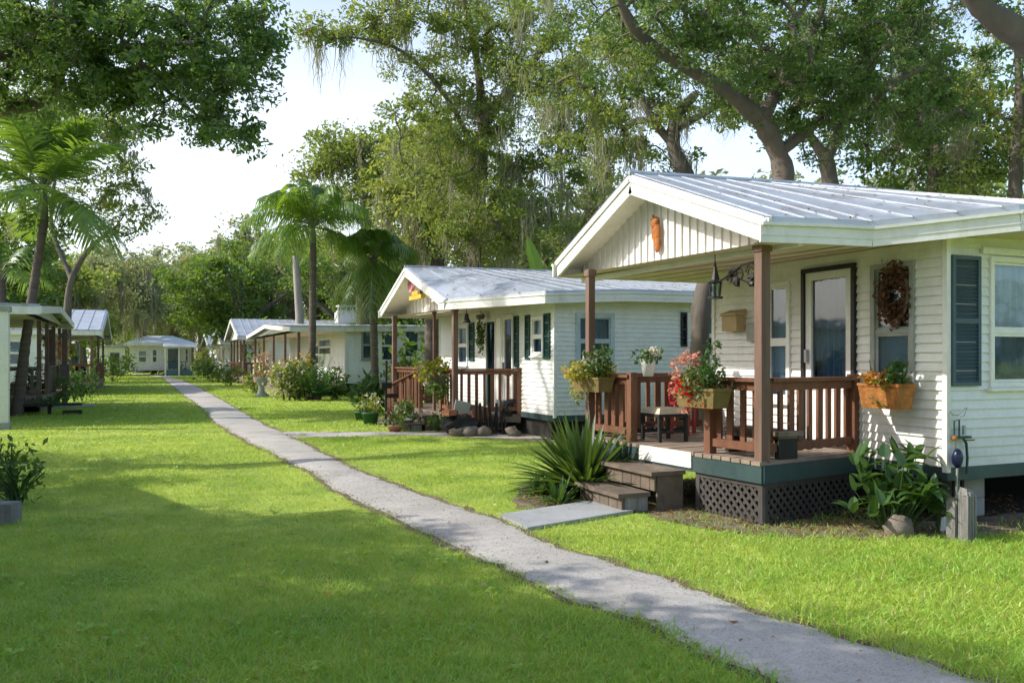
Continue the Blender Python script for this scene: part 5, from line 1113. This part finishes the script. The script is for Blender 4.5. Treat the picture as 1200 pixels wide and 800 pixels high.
# ================================================================== palms
def frond_geo(mb,rach,base,dirn,L,el,g,n=34,ll=.55,droop=.9,ldroop=.5,lw=.035,curve=1.0):
    d=V(math.cos(dirn),math.sin(dirn),0); P=[]
    for s in np.linspace(0,1,12): P.append(base+d*(L*math.cos(el)*s*(1-.12*s))+V(0,0,L*math.sin(el)*s-droop*L*s**2.2*.5))
    P=np.array(P); rach.tube(P,np.linspace(.025,.006,12),4,cap=False)
    sd=V(-d[1],d[0],0); ss=np.linspace(.14,.99,n); idx=ss*11; i0=np.clip(idx.astype(int),0,10); fr=(idx-i0)[:,None]
    C=P[i0]*(1-fr)+P[i0+1]*fr; T=P[i0+1]-P[i0]; T/=np.linalg.norm(T,axis=1)[:,None]
    for sg in (-1,1):
        env=np.sin(np.clip(ss*.95+.1,0,1)*3.14)**.55; l=ll*env*np.array([g.uniform(.85,1.15) for _ in ss])
        out=sd*sg*.75+T*.55+V(0,0,1)*np.array([g.uniform(-.25,.35) for _ in ss])[:,None]; out/=np.linalg.norm(out,axis=1)[:,None]
        k=4; rows=[]
        for j in range(k):
            t=j/(k-1); c=C+out*l[:,None]*t+V(0,0,-1)*(ldroop*l*t*t)[:,None]; w=lw*(1,.95,.65,.05)[j]
            rows.append((c-T*w*.5,c+T*w*.5))
        v=np.stack([x for r in rows for x in r],1).reshape(-1,3); m=len(ss); o=(np.arange(m)*2*k)[:,None]
        F=np.concatenate([np.stack([o[:,0]+2*j,o[:,0]+2*j+1,o[:,0]+2*j+3,o[:,0]+2*j+2],1) for j in range(k-1)]); mb.add(v,F)
def palm(label,loc,trunk,radii,fr,leafm,seed,shaft=None,fruit=None,dead=0,**kw):
    t=thing('palm_tree',label,'palm tree',loc); g=random.Random(seed); mb=MB(); P=np.array(trunk,float); base=np.array(loc,float)
    Q=[];rr=[]
    for i in range(len(P)-1):
        for s in np.linspace(0,1,14,endpoint=False): Q.append(P[i]*(1-s)+P[i+1]*s); rr.append((radii[i]*(1-s)+radii[i+1]*s)*(1+.05*((len(Q)%2)*2-1)))
    Q.append(P[-1]); rr.append(radii[-1]); mb.tube(np.array(Q),rr,10); part('trunk',mb,M['bark_p'],t,smooth=True)
    top=P[-1]
    if shaft: mb=MB(); mb.tube([top,top+V(0,0,shaft*.5),top+V(0,0,shaft)],[radii[-1]*.95,radii[-1]*.8,radii[-1]*.35],10); part('crownshaft',mb,M['shaft'],t,smooth=True); top=top+V(0,0,shaft*.9)
    mb=MB(); ra=MB()
    for (dirn,el,L) in fr: frond_geo(mb,ra,top,dirn,L,el,g,**kw)
    if dead:
        md=MB(); kd=dict(kw); kd['lw']=kw.get('lw',.04)*.8; kd['ldroop']=1.2
        for k in range(dead): frond_geo(md,ra,P[-1]-V(0,0,.1),g.uniform(0,6.283),1.3,g.uniform(-1.2,-.6),g,**kd)
        part('dead_fronds',md,M['dryleaf'],t)
    part('fronds',mb,M[leafm],t); part('frond_stalks',ra,M['shaft'],t)
    if fruit:
        mb=MB(); gg=np.random.default_rng(seed); 
        for o in fruit: mb.leaves(bush_points(P[-1]+V(*o[:3]),(o[3],o[3],o[3]*1.2),160,gg,.2),.11,gg,.7)
        part('fruit_clusters',mb,M['leaf_over'],t)
    return t
g=random.Random(5)
b=gnd(20,487); d0=b@FW
tr=[b,at(30,400,d0)*1.0,at(42,320,d0),at(52,258,d0)]
fr=[(k*.37+g.uniform(-.2,.2),g.uniform(.35,1.45),g.uniform(3.3,4.3)) for k in range(28)]+[(k*.9,g.uniform(-.45,.1),2.7) for k in range(8)]
palm('leaning palm with a full feathery crown in front of the left home',tuple(b),tr,[.17,.135,.12,.12],fr,'frond',61,shaft=1.0,fruit=[(-.4,0,-.1,.32),(.45,-.2,-.35,.38)],n=34,ll=1.0,droop=.75,ldroop=.3,lw=.085)
q=at(-2,300,27); b=V(q[0],q[1],0); fr=[(g.uniform(0,6.283),g.uniform(.1,1.2),1.9) for _ in range(12)]
palm('short palm crown at the left picture edge behind the leaning palm',tuple(b),[b,b+V(.1,0,2.2),at(2,318,27)],[.16,.13,.12],fr,'frond',63,n=30,ll=.6,droop=1.0,lw=.06)
b=gnd(363,468); d0=b@FW
fr=[(k*.36+g.uniform(-.2,.2),g.uniform(.5,1.45),g.uniform(3.3,4.3)) for k in range(26)]+[(g.uniform(0,6.283),g.uniform(.0,.4),3.0) for _ in range(8)]+[(3.6,.9,4.0),(3.3,.5,3.9)]
palm('slender queen palm with drooping feathery fronds by the hedge',tuple(b),[b,at(366,400,d0),at(367,285,d0)],[.18,.15,.13],fr,'frond',62,shaft=.7,n=36,ll=.8,droop=1.1,ldroop=1.1,lw=.05)
b=at(440,420,36); b[2]=0; fr=[(k*.31+g.uniform(-.2,.2),g.uniform(.3,1.4),g.uniform(2.3,3.0)) for k in range(26)]+[(k*.63,g.uniform(-.9,-.1),2.4) for k in range(10)]
palm('shaggy dark palm with hanging fronds left of the second gable',tuple(b),[b,at(438,390,36),at(437,302,36)],[.17,.16,.18],fr,'frond',64,n=34,ll=.8,droop=1.15,ldroop=1.0,lw=.055,dead=4)
b=onY(505,24.5); b[2]=0; t=None
fr=[(g.uniform(0,6.283),g.uniform(.3,1.2),1.6) for _ in range(9)]
palm('rough-barked short palm trunk behind the second porch',tuple(b),[b,b+V(.05,0,1.5),b+V(0,0,3.3)],[.22,.24,.2],fr,'frond_d',65,n=26,ll=.5,droop=1.2,lw=.06)
b=at(352,420,58); b[2]=0; t=thing('bare_trunk','pale bare trunk standing behind the queen palm','trunk',tuple(b)); mb=MB(); mb.tube([b,at(351,370,58),at(348,325,58),at(346,300,58)],[.32,.30,.26,.2],8); part('shaft',mb,M['pole'],t,smooth=True)
# ================================================================== ground, path, grass
def strip_edges():
    Lp=[(895,797),(825,765),(765,732),(690,710),(600,673),(533,642),(477,613),(413,585),(367,556),(330,537),(280,512),(258,499),(245,487),(232,474),(216,463),(203,453),(190,442.5),(172,440),(148,438)]
    Rp=[(1150,797),(1050,765),(970,742),(880,717),(810,692),(745,668),(660,644),(597,617),(557,602),(513,586),(467,571),(423,553),(390,538),(363,523),(335,509),(308,497),(282,482),(262,470),(244,460),(228,451.5),(208,443.5),(192,440.2),(168,438)]
    A=np.array([gnd(*p)[:2] for p in Lp]); B=np.array([gnd(*p)[:2] for p in Rp]); return A,B
PA,PB=strip_edges()
def ext(P):
    d=P[0]-P[2]; q=P[0]+d/np.linalg.norm(d)*5; return np.vstack([q,P])
PA,PB=ext(PA),ext(PB)
PA=PA[np.argsort(PA[:,1])]; PB=PB[np.argsort(PB[:,1])]
YM=min(PA[-1,1],PB[-1,1])
def xl(y): return np.interp(y,PA[:,1],PA[:,0])
def xr(y): return np.interp(y,PB[:,1],PB[:,0])
g=np.random.default_rng(1)
ys=[]; y=max(PA[0,1],PB[0,1])
while y<YM: ys.append(y); y+=.05+.006*max(y,0)
ys=np.array(ys)
def wob(s,a): 
    r=np.random.default_rng(s); return sum(a*r.uniform(.4,1)*np.sin(ys*f+r.uniform(0,6)) for f in (.9,2.1,4.7,9.3))*.5
l=xl(ys)+wob(2,.045)+g.normal(0,.012,len(ys)); r_=xr(ys)+wob(3,.045)+g.normal(0,.012,len(ys))
def sheet(mb,l,r,ys,z,n=8,crown=.02):
    ts=np.linspace(0,1,n); v=np.stack([np.stack([l*(1-t)+r*t,ys,np.full(len(ys),z)+crown*(1-(2*t-1)**2)],1) for t in ts],1)
    k=len(ys); i=np.arange(k-1)[:,None]*n; j=np.arange(n-1)[None,:]
    F=np.stack([i+j,i+j+1,i+n+j+1,i+n+j],-1).reshape(-1,4); mb.add(v.reshape(-1,3),F)
def gravelmat():
    m,nt,N,L=nodes_of('worn_gravel_path'); tc=N('ShaderNodeTexCoord').outputs['Object']
    f1=ramp(nt,noise(nt,tc,1.1,5,.6),.3,.7); f2=ramp(nt,noise(nt,tc,70,3,.7),.35,.65); f3=ramp(nt,noise(nt,tc,16,5,.7),.45,.75)
    c=mixc(nt,f1,(.42,.395,.36),(.63,.59,.54)); c=mixc(nt,f2,mixc(nt,.35,c,(.16,.15,.14)),c); 
    fm=N('ShaderNodeMath'); fm.operation='MULTIPLY'; L(f3,fm.inputs[0]); fm.inputs[1].default_value=.45
    c=mixc(nt,fm.outputs[0],c,(.26,.21,.16))
    vo=N('ShaderNodeTexVoronoi'); vo.inputs['Scale'].default_value=55; L(tc,vo.inputs['Vector'])
    c=mixc(nt,ramp(nt,vo.outputs['Distance'],.0,.25),mixc(nt,.4,c,(.6,.59,.57)),c)
    p=N('ShaderNodeBsdfPrincipled'); L(c,p.inputs['Base Color']); p.inputs['Roughness'].default_value=.95; p.inputs['Specular IOR Level'].default_value=.15
    bn=N('ShaderNodeBump'); bn.inputs['Strength'].default_value=.6; bn.inputs['Distance'].default_value=.015; L(noise(nt,tc,45,6,.75),bn.inputs['Height']); L(bn.outputs[0],p.inputs['Normal'])
    o=N('ShaderNodeOutputMaterial'); L(p.outputs[0],o.inputs[0]); return m
M['gravel']=gravelmat()
M['soil']=mat('leafy_soil',(.16,.125,.085),.95,.45,3,c2=(.30,.24,.17),bump=.9,bscale=35)
M['lawnbase']=mat('lawn_soil',(.28,.45,.06),.95,.35,1.2,c2=(.54,.62,.10),bump=.8,bscale=60)
M['lawnfar']=M['lawnbase']
mb=MB(); sheet(mb,l-.05-.05*np.abs(wob(5,1)),r_+.06+.06*np.abs(wob(6,1)),ys,.004,3,.0); struct('path_edge_soil',mb,M['soil'])
mb=MB(); sheet(mb,l,r_,ys,.009,10,.022); struct('path',mb,M['gravel'])
# lawn
mb=MB(); S=700; mb.poly((-S,-S,0),(S,-S,0),(S,S,0),(-S,S,0)); struct('lawn',mb,M['lawnbase'])
# concrete slab to the steps, soil bed, dark shade sheet under the nearest home, walkway of the second home
def slab(name,pts,z0,z1,m):
    mb=MB(); n=len(pts); lo=[V(p[0],p[1],z0) for p in pts]; hi=[V(p[0],p[1],z1) for p in pts]
    mb.add(hi,[tuple(range(n))])
    for i in range(n): mb.poly(lo[i],lo[(i+1)%n],hi[(i+1)%n],hi[i])
    return struct(name,mb,m)
def ccw(P):
    P=[np.array(p[:2]) for p in P]; a=sum(P[i][0]*P[(i+1)%len(P)][1]-P[(i+1)%len(P)][0]*P[i][1] for i in range(len(P))); return P if a>0 else P[::-1]
SL=ccw([gnd(585,606),gnd(618,622),gnd(742,601),gnd(742,590),gnd(700,588)])
slab('concrete_walk',SL,-.05,.035,M['concrete'])
BED=ccw([gnd(600,592),gnd(640,600),gnd(745,602),gnd(790,612),gnd(880,628),gnd(1010,633),gnd(1200,627),onX(1260,10,600),V(18,6.6),V(18,9.4),V(7.3,9.6),V(5.3,9.9),V(4.6,10.2)])
def ragged(P,amp,step,seed):
    r=np.random.default_rng(seed); out=[]
    for i in range(len(P)):
        a,b=np.array(P[i][:2]),np.array(P[(i+1)%len(P)][:2]); L=np.linalg.norm(b-a); n=max(1,int(L/step)); nn=np.array([-(b-a)[1],(b-a)[0]])/(L+1e-9)
        for k in range(n): out.append(a+(b-a)*k/n+nn*r.normal(0,amp))
    return out
BEDr=ragged(BED,.05,.15,3)
mb=MB(); mb.add([V(p[0],p[1],.006) for p in BEDr],[tuple(range(len(BEDr)))]); struct('mulch_bed',mb,M['soil'])
B2D=ragged(ccw([V(6.0,17.2),V(7.4,14.9),V(17,14.9),V(17,23),V(5.6,23),V(5.5,21)]),.06,.25,4)
UH=ccw([V(6.2,7.3),V(7.3,6.15),V(18,6.15),V(18,9.5),V(5.7,9.5)]); mb=MB(); mb.add([V(p[0],p[1],.012) for p in ragged(UH,.06,.2,8)],[tuple(range(len(ragged(UH,.06,.2,8))))]); struct('underhouse_shade',mb,M['dark'])  # shade under the house painted as a near-black ground sheet
mb=MB(); mb.add([V(p[0],p[1],.006) for p in B2D],[tuple(range(len(B2D)))]); struct('mulch_bed',mb,M['soil'])
WK=ccw([gnd(325,506),gnd(345,513),gnd(470,510.5),gnd(560,513),gnd(640,514),gnd(640,511),gnd(500,507),gnd(440,506)])
WKr=ragged(WK,.03,.2,5); mb=MB(); mb.add([V(p[0],p[1],.010) for p in WKr],[tuple(range(len(WKr)))]); struct('side_walkway',mb,M['gravel'])
# grass blades
def inpoly(x,y,P):
    ins=np.zeros(len(x),bool); n=len(P)
    for i in range(n):
        x0,y0=P[i][:2]; x1,y1=P[(i+1)%n][:2]
        c=((y0>y)!=(y1>y))&(x<(x1-x0)*(y-y0)/(y1-y0+1e-12)+x0); ins^=c
    return ins
def sines(x,y,s):
    r=np.random.default_rng(s); z=np.zeros_like(x)
    for f in (.35,.8,1.7,3.6):
        for _ in range(3): a=r.uniform(0,6.28); z+=np.sin((x*np.cos(a)+y*np.sin(a))*f*6.28/3+r.uniform(0,6.28))/(1+f)
    return z/3
def grassmat():
    m,nt,N,L=nodes_of('lawn_grass'); ge=N('ShaderNodeNewGeometry'); tc=N('ShaderNodeTexCoord').outputs['Object']
    n1=ramp(nt,noise(nt,tc,.45,4,.6),.3,.7); n2=ramp(nt,noise(nt,tc,2.2,3,.6),.3,.7)
    rnd=ge.outputs['Random Per Island']
    c=mixc(nt,n1,(.13,.46,.07),(.56,.78,.13)); c=mixc(nt,n2,mixc(nt,.4,c,(.60,.60,.06)),c)
    c=mixc(nt,rnd,mixc(nt,.5,c,(.06,.26,.04)),mixc(nt,.3,c,(.62,.66,.09)))
    n3=ramp(nt,noise(nt,tc,.9,6,.7),.56,.70); fm=N('ShaderNodeMath'); fm.operation='MULTIPLY'; L(n3,fm.inputs[0]); fm.inputs[1].default_value=.55; c=mixc(nt,fm.outputs[0],c,(.40,.46,.15))
    n4=ramp(nt,noise(nt,tc,.25,4,.6),.45,.68); fm=N('ShaderNodeMath'); fm.operation='MULTIPLY'; L(n4,fm.inputs[0]); fm.inputs[1].default_value=.5; c=mixc(nt,fm.outputs[0],c,(.17,.42,.07))
    c=mixc(nt,ramp(nt,rnd,.93,.94),c,(.5,.42,.18))
    d=N('ShaderNodeBsdfDiffuse'); L(c,d.inputs[0]); t=N('ShaderNodeBsdfTranslucent'); L(mixc(nt,.4,c,(.80,.70,.03)),t.inputs[0])
    mx=N('ShaderNodeMixShader'); mx.inputs[0].default_value=.40; L(d.outputs[0],mx.inputs[1]); L(t.outputs[0],mx.inputs[2])
    gl=N('ShaderNodeBsdfGlossy'); gl.inputs['Roughness'].default_value=.45; m2=N('ShaderNodeMixShader'); m2.inputs[0].default_value=.035; L(mx.outputs[0],m2.inputs[1]); L(gl.outputs[0],m2.inputs[2])
    o=N('ShaderNodeOutputMaterial'); L(m2.outputs[0],o.inputs[0]); return m
M['grass']=grassmat()
g=np.random.default_rng(21); GX=[];GY=[]; GD=[]
for (d0,d1,rho) in ((2.6,5.5,3600),(5.5,8,2300),(8,12,1300),(12,18,620),(18,28,280),(28,45,110),(45,95,36)):
    um=.80; area=(d1*d1-d0*d0)*um; n=int(area*rho); d=np.sqrt(g.uniform(d0*d0,d1*d1,n)); u=g.uniform(-um,um,n)
    GX.append(FW[0]*d+RT[0]*u*d); GY.append(FW[1]*d+RT[1]*u*d); GD.append(d)
x=np.concatenate(GX); y=np.concatenate(GY); d=np.concatenate(GD)
yy=np.clip(y,ys[0],ys[-1]); lw=np.interp(yy,ys,l); rw=np.interp(yy,ys,r_)
edge=g.normal(0,.06,len(x))+.07*sines(x*2,y*2,44)
keep=~((x>lw+.01+edge)&(x<rw-.01+edge)&(y<YM))
# thin out on the trodden soil beside the path
near=((x>lw-.22)&(x<rw+.24)); keep&=~(near&(g.random(len(x))<.30))
keep&=~inpoly(x,y,SL)
ib=inpoly(x,y,BEDr); keep&=~(ib&(g.random(len(x))<np.clip(.70+.6*sines(x*1.5,y*1.5,71),.35,.98))); ib2=inpoly(x,y,B2D)|inpoly(x,y,WKr); keep&=~(ib2&(g.random(len(x))<.97))
keep&=~((x>7.1)&(y>5.9)&(y<9.8)); keep&=~((x<-3.3)&(y>24))
dens=sines(x,y,9); keep&=(g.random(len(x))<np.clip(.86+.3*dens,.35,1))
x,y,d=x[keep],y[keep],d[keep]; n=len(x)
near=d<9
h=(.046+.018*sines(x*.7,y*.7,12))*g.uniform(.5,1.4,n)*np.where(d>20,1.15,1)*(1+.30*sines(x*2.2,y*2.2,19)); w=np.maximum(.0065*g.uniform(.7,1.4,n),d*.00075)*np.where(d>18,1.5,1)
th=g.uniform(0,6.283,n); lean=g.uniform(.3,2.0,n)*h; ph=g.uniform(0,6.283,n)
sx,sy=np.cos(th)*w*.5,np.sin(th)*w*.5; lx,ly=np.cos(ph)*lean,np.sin(ph)*lean
Z=np.zeros(n)
mb=MB()
k=near
A=np.stack([np.stack([x-sx,y-sy,Z],1),np.stack([x+sx,y+sy,Z],1),np.stack([x+sx*.85+lx*.35,y+sy*.85+ly*.35,h*.6],1),np.stack([x-sx*.85+lx*.35,y-sy*.85+ly*.35,h*.6],1),np.stack([x+lx,y+ly,h*.95],1)],1)
v=A[k].reshape(-1,3); o=np.arange(k.sum())*5
mb.add(v,np.stack([o,o+1,o+2,o+3],1)); 
mb.f.append(np.stack([o+3,o+2,o+4],1).astype(np.int64).ravel()); mb.mi.append((np.full(len(o),3),np.zeros(len(o),int)))
k=~near; B=A[:,[0,1,4]][k]; v=B.reshape(-1,3); mb.add(v,np.arange(len(v)).reshape(-1,3))
o=struct('grass',mb,M['grass'],kind='stuff'); o['label']='short green lawn grass'; o['category']='grass'
print('grass blades',n)
# low broad-leaved weeds in the turf
gw=np.random.default_rng(88); cx=gw.uniform(-4,9,900); cy=3+gw.random(900)**1.4*18; kk=((cx<np.interp(cy,ys,l)-.1)|(cx>np.interp(cy,ys,r_)+.1))&~inpoly(cx,cy,BEDr)&~inpoly(cx,cy,SL)&(sines(cx*.6,cy*.6,5)>-.12)&~((cx>5.2)&(cy>6.6))
cx,cy=cx[kk],cy[kk]; m=len(cx); rep=9; ax=np.repeat(cx,rep)+gw.normal(0,.045,m*rep); ay=np.repeat(cy,rep)+gw.normal(0,.045,m*rep)
mb=MB(); mb.leaves(np.stack([ax,ay,gw.uniform(.025,.06,m*rep)],1),.045,gw,.7,1.6); o=struct('weeds',mb,M['grass'],kind='stuff'); o['label']='low broad-leaved weeds growing in the lawn'; o['category']='weeds'
# loose grit on the path
gg=np.random.default_rng(51); n=5200; yy=1.5+gg.random(n)**1.5*11; xx=np.interp(yy,ys,l)+gg.random(n)*(np.interp(yy,ys,r_)-np.interp(yy,ys,l)); hs=gg.uniform(.003,.009,n)
tt=(xx-np.interp(yy,ys,l))/(np.interp(yy,ys,r_)-np.interp(yy,ys,l)); zz=.009+.022*(1-(2*tt-1)**2)
c=np.stack([xx,yy,zz],1); a=gg.uniform(0,6.28,n); vs=[c+np.stack([np.cos(a+k*1.57)*hs,np.sin(a+k*1.57)*hs*.7,hs*0],1) for k in range(4)]+[c+np.stack([hs*0,hs*0,hs*.8],1)]
v=np.stack(vs,1).reshape(-1,3); o=np.arange(n)*5; mb=MB(); mb.add(v,np.concatenate([np.stack([o+k,o+(k+1)%4,o+4],1) for k in range(4)]))
o=struct('path_grit',mb,M['gravel'],kind='stuff'); o['label']='loose grit on the worn path'; o['category']='grit'
# dry leaves and bits scattered (individually countable only near the camera)
g=np.random.default_rng(31)
for i,(px,py,lab) in enumerate(((383,705,'fallen orange leaf lying alone in the shaded foreground lawn'),(1171,655,'small brown fallen leaf on the grass at the right edge'),(760,664,'curled dry leaf on the path near the slab'),(860,735,'dry leaf on the path lower down towards the camera'),(640,663,'tiny dry leaf in the middle of the path'))):
    p=gnd(px,py); mb=MB(); z=.05 if i<2 else .032; a=g.uniform(0,6); s=.035
    mb.poly(p+V(math.cos(a)*s,math.sin(a)*s,z+.012),p+V(math.cos(a+1.2)*s*.6,math.sin(a+1.2)*s*.6,z),p+V(-math.cos(a)*s,-math.sin(a)*s,z+.010),p+V(math.cos(a-1.2)*s*.6,math.sin(a-1.2)*s*.6,z+.002)); solo('fallen_leaf',mb,M['orgfl'] if i==0 else M['dryleaf'],lab,'leaf',p)
lit=MB(); n=2600; t=g.random(n); yy=g.uniform(3.5,22,n); side=g.random(n)<.5; xx=np.where(side,np.interp(yy,ys,l)-np.abs(g.normal(0,.13,n))+.06,np.interp(yy,ys,r_)+np.abs(g.normal(0,.15,n))-.06)
pts=np.stack([xx,yy,np.full(n,.022)],1); lit.leaves(pts,.03,g,.45,2.0)
m_=[]; bb=np.array(BED); 
qx=g.uniform(3.6,9.5,7000); qy=g.uniform(4.6,10.2,7000); q=inpoly(qx,qy,BEDr); lit.leaves(np.stack([qx[q],qy[q],np.full(q.sum(),.02)],1),.05,g,.45,1.5)
rx=g.uniform(5.6,13,420); tt=g.uniform(.02,.98,420); rp=np.array([lerp(H1['eave_n'],a)*(1-b)+lerp(H1['ridge'],a)*b for a,b in zip(rx,tt)])+V(0,0,.04); lit.leaves(rp,.05,g,.4,3.0)
rx=g.uniform(6.2,14,260); tt=g.uniform(.02,.98,260); rp=np.array([lerp(H2['eave_n'],a)*(1-b)+lerp(H2['ridge'],a)*b for a,b in zip(rx,tt)])+V(0,0,.04); lit.leaves(rp,.07,g,.4,3.0)
sx=g.uniform(-4,9,1500); sy=g.uniform(3,16,1500); lit.leaves(np.stack([sx,sy,g.uniform(.03,.06,1500)],1),.028,g,.45,1.5)
o=struct('leaf_litter',lit,M['dryleaf'],kind='stuff'); o['label']='dry leaf litter along the path edge and bed'; o['category']='litter'

# ================================================================== light, sky, camera
EL=R(35); AZ=R(-68)      # sun ahead-left; azimuth measured from +Y towards +X
SD=Vector((math.sin(AZ)*math.cos(EL),math.cos(AZ)*math.cos(EL),math.sin(EL)))
sl=bpy.data.lights.new('sun','SUN'); sl.energy=5.0; sl.angle=R(.5); sl.color=(1,.955,.86)
so=bpy.data.objects.new('sun',sl); COL.objects.link(so); so.rotation_euler=SD.to_track_quat('Z','Y').to_euler(); so.location=(-30,20,30)
w=bpy.data.worlds.new('World'); scn.world=w; w.use_nodes=True; nt=w.node_tree; nt.nodes.clear()
sk=nt.nodes.new('ShaderNodeTexSky'); sk.sky_type='NISHITA'; sk.sun_disc=False; sk.sun_elevation=EL; sk.sun_rotation=AZ; sk.air_density=1.0; sk.dust_density=3.5; sk.ozone_density=1.0; sk.altitude=0
bg=nt.nodes.new('ShaderNodeBackground'); bg.inputs[1].default_value=.15
# humid haze: a pale veil over the clear-sky colour, thickest at the horizon
tc=nt.nodes.new('ShaderNodeTexCoord'); sp=nt.nodes.new('ShaderNodeSeparateXYZ'); nt.links.new(tc.outputs['Generated'],sp.inputs[0])
hz=ramp(nt,sp.outputs[2],.50,.25)
veil=mixc(nt,hz,(.5,1.0,2.1),(5.6,5.9,6.3))
ad=nt.nodes.new('ShaderNodeMix'); ad.data_type='RGBA'; ad.blend_type='ADD'; ad.inputs[0].default_value=1; ad.clamp_result=False
# the haze is brightest on the sunward side and bluer and darker away from it
dt=nt.nodes.new('ShaderNodeVectorMath'); dt.operation='DOT_PRODUCT'; nt.links.new(tc.outputs['Generated'],dt.inputs[0]); dt.inputs[1].default_value=(math.sin(AZ),math.cos(AZ),0)
fw=ramp(nt,dt.outputs['Value'],-.85,.15); veil=mixc(nt,fw,mixc(nt,hz,(.8,1.65,3.2),(3.4,4.9,6.8)),veil)
nt.links.new(sk.outputs[0],ad.inputs[6]); nt.links.new(veil,ad.inputs[7]); nt.links.new(ad.outputs[2],bg.inputs[0])
ou=nt.nodes.new('ShaderNodeOutputWorld'); nt.links.new(bg.outputs[0],ou.inputs[0])
cam=bpy.data.cameras.new('camera'); cam.sensor_width=36; cam.lens=30; cam.shift_y=20/1200; cam.clip_start=.05; cam.clip_end=3000
co=bpy.data.objects.new('camera',cam); COL.objects.link(co); co.location=(0,0,CH); co.rotation_euler=(R(90),0,-YAW)
scn.camera=co
scn.view_settings.view_transform='Standard'; scn.view_settings.look='None'; scn.view_settings.exposure=0; scn.view_settings.gamma=1
scn.cycles.max_bounces=8; scn.cycles.transparent_max_bounces=16
